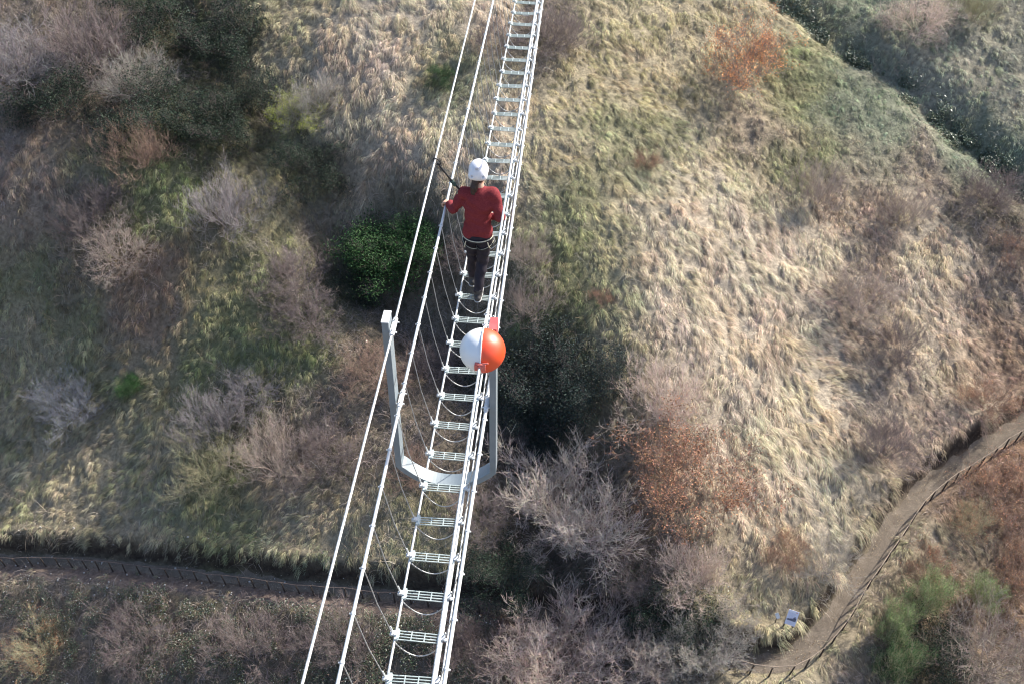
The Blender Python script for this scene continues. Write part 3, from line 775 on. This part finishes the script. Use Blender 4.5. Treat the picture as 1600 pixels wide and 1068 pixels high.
# ------------------------------------------------------------------ signboard by the bend of the path
def signboard():
    p = gp([(1230,981)])[0]
    root = empty('information_sign', tuple(p), math.radians(-12)); root.scale = (.8, .8, .85); tag(root, 'pale blue and white information panel on dark posts beside the path bend', 'sign')
    for sx in (-.30, .34):
        m = MB(); m.box((sx, .05, .55), (.07,.07,1.4)); m.build('post', M_wood, root)
    rot = Matrix.Rotation(math.radians(-30), 3, 'X') @ Matrix.Rotation(math.radians(5), 3, 'Y')
    c = Vector((.06, -.02, 1.35))
    def bx(x, z, sx, sz, th, mi, m): q = rot @ Vector((x, -th/2-.012, z)); m.box(tuple(c+q), (sx, .006, sz), mi, rot)
    m = MB(); m.box(tuple(c), (.74,.024,1.12), 0, rot)
    pan = m.build('panel', mat_noise('sign_backing', (.62,.64,.76), (.70,.72,.82), 5, .5), root)
    m = MB(); bx(0, .47, .66, .09, 0, 0, m); m.build('header_strip', mat_noise('sign_header', (.72,.74,.8), (.8,.82,.86), 5, .5), pan)
    m = MB(); bx(.22, .47, .12, .05, .008, 0, m); m.build('header_mark', mat_noise('sign_mark', (.5,.18,.15), (.55,.2,.18), 5, .5), pan)
    m = MB()
    for i in range(6): bx(-.05+.02*(i % 2), .34-.07*i, .50-.06*(i % 3), .018, .001, 0, m)
    for i in range(5): bx(.0, -.27-.05*i, .56-.08*(i % 2), .014, .001, 0, m)
    m.build('text_lines', mat_noise('sign_text', (.42,.43,.55), (.46,.47,.6), 5, .5), pan)
    m = MB()
    for i, (x, hgt) in enumerate([(-.29,.07),(-.21,.10),(-.13,.09),(-.05,.13),(.03,.11),(.11,.17),(.19,.24),(.27,.19)]): bx(x, -.22+hgt*.75, .078, hgt*1.5, .002, 0, m)
    m.build('landscape_picture', mat_noise('sign_picture', (.06,.07,.11), (.14,.15,.2), 9, .5), pan)
    p2 = gp([(1211,972)])[0]
    r2 = empty('small_sign', tuple(p2)); tag(r2, 'small white plate on a thin stake left of the information panel', 'sign')
    m = MB(); m.tube([(0,0,-.2),(0,0,.75)], .025, 6); m.build('stake', M_wood, r2)
    m = MB(); m.box((0,-.03,.78), (.22,.02,.34), 0, Matrix.Rotation(math.radians(-35), 3, 'X') @ Matrix.Rotation(math.radians(-25), 3, 'Y')); m.build('plate', M_white, r2)
    p3 = gp([(1178,998)])[0]
    r3 = empty('tree_stump', tuple(p3)); tag(r3, 'small pale splintered stump at the inner edge of the path bend', 'stump')
    m = MB(); rr = random.Random(4)
    m.tube([(0,0,-.1),(0,0,.14)], [.16,.13], 9)
    for k in range(9):
        a = k*.7; d = (math.cos(a), math.sin(a)); m.tube([(d[0]*.08, d[1]*.08, .1),(d[0]*.14, d[1]*.14, .2),(d[0]*.26, d[1]*.26, rr.uniform(.22,.4))], [.04,.03,.012], 5)
    m.build('splinters', mat_noise('bleached_wood', (.45,.41,.36), (.68,.63,.56), 12, .8), r3)
signboard()

# ------------------------------------------------------------------ the ladder bridge
DZ = -7.3; UY = 5.98
TY_ = [3.96+.3785*k for k in range(-6, 13)]+[8.502+.3845*k for k in range(1, 26)]
bridge = empty('ladder_bridge', (-1.0, UY, DZ)); tag(bridge, 'white steel ladder footbridge hung between cables high above the slope', 'bridge')
BO = Vector((-1.0, UY, DZ))
def loc(p): return tuple(Vector(p)-BO)
def q(px, py): return atY(px, py, UY)
pA, pB, pE, pF = q(615,511), q(627,622), q(760,500), q(761,628)
def cab(px0, pM, px1, name, r, mat, y0=-9, y1=40):
    a = atZ(*px0, pM[2]); b = atZ(*px1, pM[2])
    # far and near points continued along the cable's own direction
    d1 = (a-pM)/(a[1]-pM[1]); d0 = (b-pM)/(b[1]-pM[1])
    def at(y):
        d = d1 if y > pM[1] else d0; return pM+d*(y-pM[1])
    pts = []
    for y in np.linspace(y0, y1, 80):
        p = at(y); dy = max(0, y-15.8); p = p+np.array([0,0,.010*dy*dy*.35]); pts.append(loc(p))
    m = MB(); m.tube(pts, r, 8); m.build(name, mat, bridge, smooth=True); return at
fA = cab((742,0), pA, (472,1068), 'safety_cable', .0100, M_cable)
fB = cab((771,0), pB, (527,1068), 'handrail', .0135, M_white)
fE = cab((839,0), pE, (676,1068), 'safety_cable', .0108, M_cable)
fF = cab((848,0), pF, (694,1068), 'handrail', .0142, M_white)
XL, XR = -1.205, -.835
for x, rr in ((XL, .0105), (XR, .0115), (XR+.045, .007)):
    m = MB(); m.tube([loc((x+.0012*(y-6), y, DZ-.0+max(0, y-15.8)**2*.0035)) for y in np.linspace(-9, 40, 60)], rr, 8)
    m.build('deck_cable', M_cable, bridge, smooth=True)

# one tread: long bars, cross bars, end plates with clamps
m = MB(); TW = .375; TD = .088
for k in range(4): m.box((0, -TD/2+.006+k*(TD-.012)/3, .0), (TW-.02, .0065, .010))
for x in (-.155, -.055, .05, .155): m.box((x, 0, .0015), (.008, TD-.004, .011))
m.box((-.172, 0, .004), (.030, TD+.012, .028)); m.box((.172, 0, .004), (.030, TD+.012, .028))
tread_me = m.mesh('tread', M_alu)
m = MB(); m.box((-.020, 0, .022), (.045,.04,.02)); m.tube([(-.035,.012,.02),(-.05,.018,.085)], .006, 6); m.tube([(-.02,-.02,.02),(-.02,-.02,.05)], .007, 6); m.box((-.045,.0,.012),(.02,.03,.02))
clampL = m.mesh('clamp', M_white)
m = MB(); m.box((.020, 0, .022), (.045,.04,.02)); m.tube([(.02,.012,.02),(.045,.018,.07)], .006, 6); m.box((.05,-.01,.012),(.03,.024,.02))
clampR = m.mesh('clamp', M_white)
m = MB(); m.tube([(0,-.010,0),(0,.010,0)], .0185, 10); m.box((.021,0,-.004),(.012,.010,.010))
grip_me = m.mesh('rail_clip', M_white)
for i, y in enumerate(TY_):
    dz = max(0, y-15.8)**2*.0035
    xo = .0012*(y-6)+(.006*math.sin(i*2.3))
    t = link('tread', tread_me, bridge, loc(((XL+XR)/2+xo, y, DZ+dz))); t.rotation_euler = (.02*math.sin(i*1.7), .015*math.sin(i*2.9), .02*math.sin(i*1.3+1))
    link('clamp', clampL, t, (-.172, 0, 0)); link('clamp', clampR, t, (.172, 0, 0))
    # hangers from the handrails and the slack wire below the gap
    a = fB(y-.07); b = np.array([XL+xo-.02, y, DZ+dz+.02])
    mm = MB(); mid = (a+b)/2+np.array([-.012, 0, -.02]); mm.tube([loc(a), loc(a*.9+b*.1+np.array([0,0,-.012])), loc(mid), loc(b)], .0042, 5); mm.build('hanger', M_wire, bridge)
    a = fF(y-.07); b = np.array([XR+xo+.03, y, DZ+dz+.02]); mid = (a+b)/2+np.array([.012, 0, -.02])
    mm = MB(); mm.tube([loc(a), loc(mid), loc(b)], .0042, 5); mm.build('hanger', M_wire, bridge)
    for ff in (fB, fF):
        pz = ff(y-.07); g = link('rail_clip', grip_me, bridge, loc(pz))
        if ff is fB: g.rotation_euler = (0, 0, PI)
    if 0 <= i:
        pts = []
        for s_ in np.linspace(0, 1, 13):
            sag = 4*s_*(1-s_); pts.append(loc((XL+xo+(XR-XL)*s_, y-.055, DZ+dz-.01-.165*sag*(1+.15*math.sin(i*1.9)))))
        mm = MB(); mm.tube(pts, .0055, 6); mm.build('slack_wire', M_wire, bridge, smooth=True)

# the U frame: box section, splayed at the lower corners
def u_frame():
    xl, xr = q(606,600)[0], q(771,600)[0]; zt = q(610,496)[2]; zb = DZ-.06
    xl = q(604,500)[0]+.0; xlb = q(627,728)[0]
    w_ = xr-xl; c = [(xl, zt), (xl, zt-.6), (xl, zt-1.2)]
    for u in np.linspace(-1, 1, 25): c.append((xl+w_*.5*(1+u), zb+.24*abs(u)**2.1))
    c += [(xr, zt-1.2), (xr, zt-.6), (xr, zt)]
    # drop duplicates
    P = [c[0]]
    for p in c[1:]:
        if math.hypot(p[0]-P[-1][0], p[1]-P[-1][1]) > .012: P.append(p)
    hw, dy = .028, .068
    V = []; Fs = []
    n = len(P)
    for i, p in enumerate(P):
        a = Vector(P[max(i-1,0)]); b = Vector(P[min(i+1,n-1)]); t = (b-a).normalized(); nrm = Vector((-t.y, t.x))
        for s, yy in ((-1,-1),(1,-1),(1,1),(-1,1)):
            V.append(loc((p[0]+nrm.x*hw*s, UY+dy*yy, p[1]+nrm.y*hw*s)))
    for i in range(n-1):
        for k in range(4): Fs.append((i*4+k, i*4+(k+1) % 4, (i+1)*4+(k+1) % 4, (i+1)*4+k))
    Fs += [(3,2,1,0), tuple((n-1)*4+k for k in range(4))]
    m = MB(); m.add(V, Fs)
    o = m.build('u_frame', M_frame, bridge)
    bv = o.modifiers.new('b', 'BEVEL'); bv.width = .004; bv.segments = 2; bv.limit_method = 'ANGLE'
    m = MB(); m.box((0,0,0), (.063,.143,.16)); m.build('end_box', M_red_end, o, loc((xr, UY, zt-.081)))  # red box round the top of the right arm
    m = MB(); m.box((0,0,0), (.061,.141,.010)); m.build('end_cap', M_red_end, o, loc((xr, UY, zt+.004)))
    m = MB(); m.box((0,0,0), (.061,.141,.010)); m.build('end_cap', M_white, o, loc((xl, UY, zt+.004)))
    for p, s in ((pA,1),(pB,1),(pE,-1),(pF,-1)):
        e_ = .6 if p is pE else .85; m = MB(); m.box((0,0,0), (.04*e_,.15,.04*e_)); m.tube([(0,-.10,0),(0,.10,0)], .024*e_, 10)
        for yy in (-.06,.06): m.tube([(-.042*e_,yy,0),(.042*e_,yy,0)], .007, 6); m.tube([(0,yy,-.035*e_),(0,yy,.04*e_)], .007, 6)
        m.build('cable_clamp', M_white, o, loc(p))
u_frame()

# ------------------------------------------------------------------ aerial marker ball on the right safety cable
def marker_ball():
    c = fE(5.52); 
    # follow the ray of its centre to the cable height
    c = atZ(754, 547, pE[2]); pass
    r = 35.2/F*float((np.array(c)@R)[2])
    root = empty('marker_ball', tuple(c)); tag(root, 'round warning ball, half white and half orange red, clamped on the upper right cable', 'marker ball')
    n, k = 28, 24
    for side, mt, nm in ((-1, M_ballw, 'white_shell'), (1, M_ballr, 'red_shell')):
        V = []; Fs = []
        for i in range(n+1):            # revolve about X axis: half sphere towards side
            a = PI/2*i/n
            for j in range(k*2):
                b = 2*PI*j/(k*2); V.append((side*(math.sin(a)*r+.0035), math.cos(a)*r*math.cos(b), math.cos(a)*r*math.sin(b)))
        for i in range(n):
            for j in range(k*2):
                j2 = (j+1) % (k*2); f = (i*k*2+j, i*k*2+j2, (i+1)*k*2+j2, (i+1)*k*2+j); Fs.append(f if side < 0 else f[::-1])
        m = MB(); m.add(V, Fs); m.build(nm, mt, root, smooth=True)
    m = MB(); ring = [(0, math.cos(2*PI*j/48)*(r+.003), math.sin(2*PI*j/48)*(r+.003)) for j in range(49)]
    m.tube(ring, .0065, 6, cap=False); m.build('seam_flange', M_ballw, root, smooth=True)
    for s, nm in ((-1,'cable_collar'),(1,'cable_collar')):
        m = MB(); m.tube([(0, s*(r-.02), 0),(0, s*(r+.03), 0)], [.030,.022], 12)
        
        if s < 0: m.box((.0, s*(r+.005), .022), (.075,.03,.022)); m.box((.03, s*(r+.005), .0), (.022,.04,.05)); m.box((-.03, s*(r+.005), .0), (.022,.04,.05))
        m.tube([(.02, s*(r+.008), .03),(.06, s*(r+.012), .045)], .007, 6)
        m.build(nm, mat_noise('collar_paint', (.55,.10,.08), (.68,.2,.16), 9, .5) if s < 0 else M_white, root)
marker_ball()

# ------------------------------------------------------------------ the walker
def surface_nets(fn, lo, hi, h):
    """mesh of the zero level of a sampled distance field"""
    lo = np.array(lo, float); n = np.ceil((np.array(hi)-lo)/h).astype(int)+1
    ax = [lo[k]+h*np.arange(n[k]) for k in range(3)]
    G = fn(ax).astype(np.float32)
    s = G < 0; c = np.zeros(tuple(n-1), np.int8)
    for i in (0,1):
        for j in (0,1):
            for k in (0,1): c += s[i:n[0]-1+i, j:n[1]-1+j, k:n[2]-1+k]
    act = (c > 0) & (c < 8); I = np.argwhere(act); idm = -np.ones(act.shape, int); idm[act] = np.arange(len(I))
    sm = np.zeros((len(I), 3)); ct = np.zeros(len(I))
    corners = [(i,j,k) for i in (0,1) for j in (0,1) for k in (0,1)]
    for a in corners:
        for d in range(3):
            if a[d]: continue
            b = list(a); b[d] = 1
            va = G[I[:,0]+a[0], I[:,1]+a[1], I[:,2]+a[2]]; vb = G[I[:,0]+b[0], I[:,1]+b[1], I[:,2]+b[2]]
            m = (va < 0) != (vb < 0); t = np.where(m, va/(va-vb+1e-12), 0)
            p = np.tile(np.array(a, float), (len(I), 1)); p[:,d] += t
            sm[m] += p[m]; ct[m] += 1
    V = lo+h*(I+sm/np.maximum(ct, 1)[:,None])
    Q = []
    for d in range(3):
        e1, e2 = (d+1) % 3, (d+2) % 3
        A = [slice(0, n[k]) for k in range(3)]
        sl0 = [slice(1, n[k]-1) for k in range(3)]; sl1 = list(sl0); sl0[d] = slice(0, n[d]-1); sl1[d] = slice(1, n[d])
        a = s[tuple(sl0)]; b = s[tuple(sl1)]; x = np.argwhere(a != b); fl = a[a != b]
        off = np.array([sl.start for sl in sl0]); P = x+off
        def cell(o1, o2):
            q = P.copy(); q[:,e1] -= o1; q[:,e2] -= o2; return idm[q[:,0], q[:,1], q[:,2]]
        quad = np.stack([cell(1,1), cell(0,1), cell(0,0), cell(1,0)], 1)
        quad[~fl] = quad[~fl][:, ::-1]; Q.append(quad)
    return V, np.vstack(Q)

class SDF:
    def __init__(s, k=.02): s.pr = []; s.k = k; s.noise = None
    def cap(s, a, b, ra, rb=None, k=None): s.pr.append(('c', np.array(a, float), np.array(b, float), ra, ra if rb is None else rb, k or s.k)); return s
    def chain(s, pts, rs_, k=None):
        for i in range(len(pts)-1): s.cap(pts[i], pts[i+1], rs_[i], rs_[i+1], k)
        return s
    def ell(s, c, r, k=None, tilt=0): s.pr.append(('e', np.array(c, float), np.array(r, float), tilt, 0, k or s.k)); return s
    def cut(s, c, r): s.pr.append(('x', np.array(c, float), np.array(r, float), 0, 0, 0)); return s
    def plane(s, p, n): s.pr.append(('p', np.array(p, float), np.array(n, float), 0, 0, 0)); return s
    def bounds(s):
        L = []; Hh = []
        for t, a, b, ra, rb, k in s.pr:
            if t == 'c': r = max(ra, rb); L += [np.minimum(a, b)-r]; Hh += [np.maximum(a, b)+r]
            elif t == 'e': L.append(a-b*1.05); Hh.append(a+b*1.05)
        return np.min(L, 0)-.03, np.max(Hh, 0)+.03
    def __call__(s, ax):
        n = [len(a) for a in ax]; G = np.full(n, .2, np.float32)
        for t, a, b, ra, rb, k in s.pr:
            if t == 'c': r = max(ra, rb)+.09; l = np.minimum(a, b)-r; hh = np.maximum(a, b)+r
            elif t in 'ex': l = a-b-.09; hh = a+b+.09
            else: l = np.full(3, -9.); hh = np.full(3, 9.)
            sl = [slice(max(0, int(np.searchsorted(ax[i], l[i]))), int(np.searchsorted(ax[i], hh[i]))) for i in range(3)]
            X, Y, Z = np.meshgrid(*[ax[i][sl[i]] for i in range(3)], indexing='ij')
            if X.size == 0: continue
            if t == 'c':
                ab = b-a; tt = np.clip(((X-a[0])*ab[0]+(Y-a[1])*ab[1]+(Z-a[2])*ab[2])/(ab@ab+1e-12), 0, 1)
                d = np.sqrt((X-a[0]-tt*ab[0])**2+(Y-a[1]-tt*ab[1])**2+(Z-a[2]-tt*ab[2])**2)-(ra+(rb-ra)*tt)
            elif t in 'ex':
                x, y, z = X-a[0], Y-a[1], Z-a[2]
                if ra: cc, ss = math.cos(ra), math.sin(ra); y, z = y*cc+z*ss, -y*ss+z*cc
                k0 = np.sqrt((x/b[0])**2+(y/b[1])**2+(z/b[2])**2); k1 = np.sqrt((x/b[0]**2)**2+(y/b[1]**2)**2+(z/b[2]**2)**2)+1e-9
                d = k0*(k0-1)/k1
            else: d = (X-a[0])*b[0]+(Y-a[1])*b[1]+(Z-a[2])*b[2]
            g = G[tuple(sl)]
            if t == 'x': G[tuple(sl)] = np.maximum(g, -d)
            elif t == 'p': G[tuple(sl)] = np.maximum(g, d)
            else:
                hq = np.clip(.5+.5*(g-d)/k, 0, 1); G[tuple(sl)] = g*(1-hq)+d*hq-k*hq*(1-hq)
        if s.noise: G = G+s.noise(*np.meshgrid(*ax, indexing='ij'))
        return G
def sdf_obj(name, S_, mat, parent, h=.007):
    lo, hi = S_.bounds(); V, Q = surface_nets(S_, lo, hi, h)
    return link(name, np_mesh(name, V, Q, mat, smooth=True), parent)

def walker():
    G0 = np.array([-1.0, 8.6, DZ+.015])
    root = empty('person', tuple(G0))
    tag(root, 'walker in a red sweater, dark trousers and white helmet crossing the ladder bridge', 'person')
    skin = mat_noise('skin', (.50,.30,.22), (.60,.38,.28), 30, .5)
    red = mat_noise('red_knit_sweater', (.15,.024,.030), (.23,.045,.050), 90, .9, bump=.25, spec=.1)
    drk = mat_noise('dark_trousers', (.006,.004,.011), (.015,.010,.021), 25, .8, bump=.2)
    hair = mat_noise('dark_brown_hair', (.02,.012,.01), (.055,.03,.022), 60, .6)
    boot = mat_noise('dark_boots', (.02,.02,.022), (.06,.055,.055), 30, .7)
    hel = mat_noise('white_helmet', (.74,.74,.76), (.80,.80,.82), 9, .3)
    blk = mat_noise('black_webbing', (.012,.012,.014), (.035,.035,.04), 50, .8)
    web = mat_noise('pale_webbing', (.42,.40,.30), (.60,.57,.45), 50, .8)
    # joints: x right, y ahead, z up, metres from the tread
    hd = (.006,.050,1.495); nk = (.010,.012,1.36); sL = (-.130,.0,1.285); sR = (.158,.0,1.29)
    eL = (-.248,.045,1.045); wL = (-.318,.165,1.0)
    eR = (.235,-.055,1.045); wR = (.150,.135,.905)
    hL = (-.078,-.005,.77); hR = (.072,-.01,.77)
    kL = (-.078,.10,.42); aL = (-.083,.135,.09)
    kR = (.040,.030,.41); aR = (.004,-.125,.085)
    rail = fB(8.6+.2)-G0                         # where the left handrail passes the hand
    B = SDF(.018)
    B.ell(hd, (.072,.090,.105), tilt=-.15).ell((hd[0], hd[1]+.045, hd[2]-.05), (.050,.045,.06))
    B.cap((hd[0], hd[1]+.088, hd[2]+.005), (hd[0], hd[1]+.108, hd[2]-.022), .009, .013, .01)      # nose
    B.ell((hd[0]+.076, hd[1]-.002, hd[2]-.01), (.010,.020,.030), .008).ell((hd[0]-.076, hd[1]-.002, hd[2]-.01), (.010,.020,.030), .008)
    B.cut((hd[0]-.03, hd[1]+.094, hd[2]+.012), (.014,.008,.008)).cut((hd[0]+.03, hd[1]+.094, hd[2]+.012), (.014,.008,.008))
    B.ell((hd[0]-.03, hd[1]+.080, hd[2]+.012), (.012,.012,.010), .004).ell((hd[0]+.03, hd[1]+.080, hd[2]+.012), (.012,.012,.010), .004)
    B.cap((hd[0]-.02, hd[1]+.088, hd[2]-.055), (hd[0]+.02, hd[1]+.088, hd[2]-.055), .007, .007, .006)   # lips
    B.chain([hd, nk, (.01,.0,1.28)], [.052,.049,.06])
    B.ell((.008,0,1.15), (.135,.088,.16)).ell((.0,0,.92), (.115,.08,.14)).ell((0,-.01,.79), (.13,.09,.10))
    B.chain([sL, eL, wL], [.045,.036,.024]); B.chain([sR, eR, wR], [.045,.036,.024])
    B.chain([hL, kL, aL], [.064,.044,.034]); B.chain([hR, kR, aR], [.064,.044,.034])
    B.chain([aL, (aL[0]-.005, aL[1]+.13, .04)], [.035,.030]); B.chain([aR, (aR[0]+.005, aR[1]+.12, .045)], [.035,.030])
    def hand(w, palm, dirs, curl, right=False, n=None):
        # palm box from short capsules, four fingers with two bends, a thumb from the side
        w = np.array(w); palm = np.array(palm); ax = (palm-w)/np.linalg.norm(palm-w)
        nrm = np.array(n, float); nrm -= ax*(nrm@ax); nrm /= np.linalg.norm(nrm); sd = np.cross(ax, nrm)*(1 if right else -1)
        for o in (-.026,-.009,.009,.026): B.cap(w+ax*.012+sd*o*.6, w+ax*.078+sd*o, .014, .0125, .012)
        for o, L, c in ((-.029,.058,1.0),(-.0095,.070,.94),(.0095,.074,.9),(.028,.066,.86)):
            p = w+ax*.080+sd*o; a = curl*c; th = 0
            for seg, r0, r1 in ((.42,.0098,.0092),(.32,.0092,.0085),(.26,.0085,.0074)):
                th += a; dd = ax*math.cos(th)+nrm*math.sin(th); p2 = p+dd*L*seg*1.12; B.cap(p, p2, r0, r1, .004); p = p2
        p = w+ax*.022+sd*.026; d1 = ax*.62+sd*.55+nrm*.45; d1 /= np.linalg.norm(d1); p2 = p+d1*.034; B.cap(p, p2, .0125, .0108, .008)
        d2 = ax*.75+sd*.05+nrm*.7; d2 /= np.linalg.norm(d2); B.cap(p2, p2+d2*.034, .0106, .0085, .005)
    # left hand laid over the handrail, fingers closed round it; the palm comes from the inside
    wl = np.array([rail[0]+.062, rail[1]-.025, rail[2]+.040])
    B.cap(wL, wl, .026, .021)
    hand(wl, (rail[0]-.012, rail[1]+.005, rail[2]+.034), None, .88, False, n=(-.35,0,-1))
    # right hand held loosely in front of the hip
    hand(wR, (wR[0]-.045, wR[1]+.055, wR[2]-.06), None, .42, True, n=(-.7,.2,-.2))
    sdf_obj('body', B, skin, root, .0058)

    def folds(amp, sx, sy, sz, seed):
        return lambda X, Y, Z: amp*(np.sin(X*sx+Z*sz+seed+2*np.sin(Z*9+seed))+np.sin(Y*sy-Z*sz*.8+seed*2+1.5*np.sin(X*11)))*.5
    T = SDF(.030)
    T.chain([(nk[0], nk[1]-.006, 1.355), (.01,-.005,1.27)], [.058,.075])
    T.cap(sL, sR, .062, .062).ell((.012,-.005,1.17), (.160,.108,.17)).ell((.0,0,1.0), (.142,.100,.17)).ell((-.002,-.008,.87), (.146,.108,.13))
    T.cap((-.07,-.01,.80),(.065,-.012,.80), .088, .088, .03)
    T.chain([sL, eL, wL, tuple(np.array(wL)*.55+wl*.45)], [.062,.050,.043,.037], .022)
    T.chain([sR, eR, wR], [.062,.052,.036], .022)
    T.plane((0,0,.770), (0,0,-1)).plane((0,0,1.385), (0,-.25,1))
    T.plane((0,0,.770), (0,0,-1))
    f1 = folds(.008, 20, 24, 30, 1.0); f2 = folds(.005, 37, 30, 63, 4.0)
    T.noise = lambda X, Y, Z: f1(X, Y, Z)+f2(X, Y, Z)-.006*np.exp(-((Z-1.0)/.05)**2)*np.sin(X*40)
    sdf_obj('sweater', T, red, root, .0075)
    P = SDF(.022)
    P.ell((-.002,-.012,.78), (.134,.105,.095)).chain([hL, kL, (aL[0], aL[1], .12)], [.080,.058,.050]).chain([hR, kR, (aR[0], aR[1], .115)], [.082,.060,.052])
    P.plane((0,0,.815), (0,0,1)).plane((0,0,.085), (0,0,-1))
    P.noise = folds(.006, 30, 30, 46, 2.2)
    sdf_obj('trousers', P, drk, root, .0075)
    for a, s in ((aL, -1), (aR, 1)):
        K = SDF(.02); f = (a[0]+.012*s*.5, a[1]+.155, .032); hl = (a[0], a[1]-.045, .035)
        if s == 1: pass
        K.chain([(a[0], a[1], .13), (a[0], a[1]-.005, .06)], [.046,.045]).chain([hl, (a[0], a[1]+.06, .036), f], [.037,.042,.036])
        K.plane((0,0,.0), (0,0,-1)).plane((0,0,.135), (0,0,1))
        o = sdf_obj('boot', K, boot, root, .006)
        K = SDF(.01); K.chain([(hl[0], hl[1], .012), (a[0], a[1]+.06, .012), (f[0], f[1], .012)], [.041,.046,.040]); K.plane((0,0,.002), (0,0,-1)).plane((0,0,.016), (0,0,1))
        sdf_obj('sole', K, mat_noise('grey_sole', (.25,.25,.25), (.4,.4,.4), 20, .7), o, .005)
    # hair gathered to the left of the neck
    Hs = SDF(.02); Hs.ell((hd[0], hd[1]-.018, hd[2]+.0), (.080,.088,.10)).chain([(hd[0]-.02, hd[1]-.085, hd[2]-.05), (hd[0]-.035, hd[1]-.098, hd[2]-.11), (hd[0]-.040, hd[1]-.092, hd[2]-.175), (hd[0]-.036, hd[1]-.088, hd[2]-.225)], [.034,.036,.028,.010])
    Hs.noise = lambda X, Y, Z: .0028*np.sin(X*210+4*np.sin(Z*14))
    Hs.cut((hd[0], hd[1]+.10, hd[2]-.03), (.10,.085,.14))
    sdf_obj('hair', Hs, hair, root, .006)
    # helmet with vents, rim and chin strap
    E = SDF(.012); E.ell((hd[0], hd[1]-.005, hd[2]+.040), (.101,.121,.100)).cap((hd[0]-.055, hd[1]-.085, hd[2]+.012), (hd[0]+.055, hd[1]-.085, hd[2]+.012), .040, .040, .03)
    E.plane((0, hd[1], hd[2]-.010), (0,.18,-1))
    for sx in (-1, 1):
        E.cut((hd[0]+sx*.055, hd[1]-.122, hd[2]+.028), (.013,.022,.011)); E.cut((hd[0]+sx*.105, hd[1]-.02, hd[2]+.05), (.018,.03,.012)); E.cut((hd[0]+sx*.05, hd[1]+.06, hd[2]+.145), (.010,.03,.018))
    E.cut((hd[0]-.006, hd[1]-.098, hd[2]+.112), (.018,.010,.010))
    h_ = sdf_obj('helmet', E, hel, root, .0055)
    m = MB(); c = Vector((hd[0]-.004, hd[1]-.1, hd[2]+.108)); m.box(tuple(c), (.030,.012,.022), 0, Matrix.Rotation(-.85, 3, 'X')); m.build('badge', mat_noise('helmet_badge', (.30,.30,.32), (.4,.4,.42), 20, .5), h_)
    m = MB()
    for sx in (-1, 1): m.tube([(hd[0]+sx*.084, hd[1]-.03, hd[2]-.005), (hd[0]+sx*.078, hd[1]+.01, hd[2]-.06), (hd[0]+sx*.03, hd[1]+.055, hd[2]-.108), (hd[0], hd[1]+.06, hd[2]-.114)], .006, 6)
    m.build('chin_strap', blk, h_)
    # sit harness: belt, leg loops, pale tapes
    def ring(c, rx_, ry_, tiltx, tilty, r, name, mat, par):
        m = MB(); pts = [(c[0]+rx_*math.cos(t), c[1]+ry_*math.sin(t), c[2]+tiltx*math.cos(t)+tilty*math.sin(t)) for t in np.linspace(0, 2*PI, 33)]
        m.tube(pts, r, 6, cap=False); return m.build(name, mat, par)
    hn = ring((-.002,-.012,.765), .148, .116, .0, .01, .014, 'harness_belt', blk, root)
    ring((-.002,-.012,.772), .154, .121, 0, .01, .006, 'belt_tape', web, hn)
    for cx, s in ((hL, -1), (hR, 1)):
        c = (cx[0]*.98, cx[1]+.012, .655); r1 = ring(c, .084, .084, s*.035, .02, .012, 'leg_loop', blk, root); ring((c[0], c[1], c[2]+.006), .0875, .0875, s*.035, .02, .0048, 'loop_tape', web, r1)
        m = MB(); m.tube([(c[0]+s*.06, -.085, .66), (c[0]+s*.05, -.118, .71), (c[0]+s*.04, -.118, .755)], .006, 6); m.build('riser_strap', web, root)
    m = MB(); m.tube([(.135,.02,.76), (.15,.03,.72), (.145,.03,.68)], .012, 8); m.tube([(.16,-.02,.77), (.178,-.02,.70), (.16,-.01,.66)], .006, 6); m.build('gear_carabiner', M_cable, root)
    # the lanyard from the chest to the upper left cable: a thing of its own
    t = atZ(686, 250, pA[2]); top = Vector(fA(t[1]))
    bot = Vector(G0)+Vector((-.06,.125,1.06))
    ro = empty('safety_lanyard', tuple(bot)); tag(ro, 'black safety lanyard running from the walkers chest up to the upper left cable', 'lanyard')
    Lz = top-bot; m = MB()
    pts = [Lz*s+Vector((0,0,-.05*4*s*(1-s)*.5)) for s in np.linspace(0, .93, 14)]
    m.tube([tuple(p) for p in pts], .0105, 8); m.build('strap', blk, ro, smooth=True)
    m = MB(); m.tube([tuple(Lz*.5+Vector((0,0,-.03))), tuple(Lz*.60+Vector((0,0,-.03)))], .019, 8); m.build('energy_absorber', mat_noise('dark_green_webbing', (.02,.05,.045), (.04,.08,.07), 30, .8), ro)
    m = MB(); d = Lz.normalized(); sdv = d.cross(Vector((0,1,0))).normalized(); C = top-bot-d*.035
    m.tube([tuple(C+d*.058*math.cos(a)+Vector((0,1,0)).cross(d).normalized()*.026*math.sin(a)) for a in np.linspace(0, 2*PI, 21)], .0062, 6, cap=False)
    m.build('carabiner', mat_noise('dark_carabiner', (.03,.03,.035), (.08,.08,.09), 20, .35, .8), ro, smooth=True)
walker()
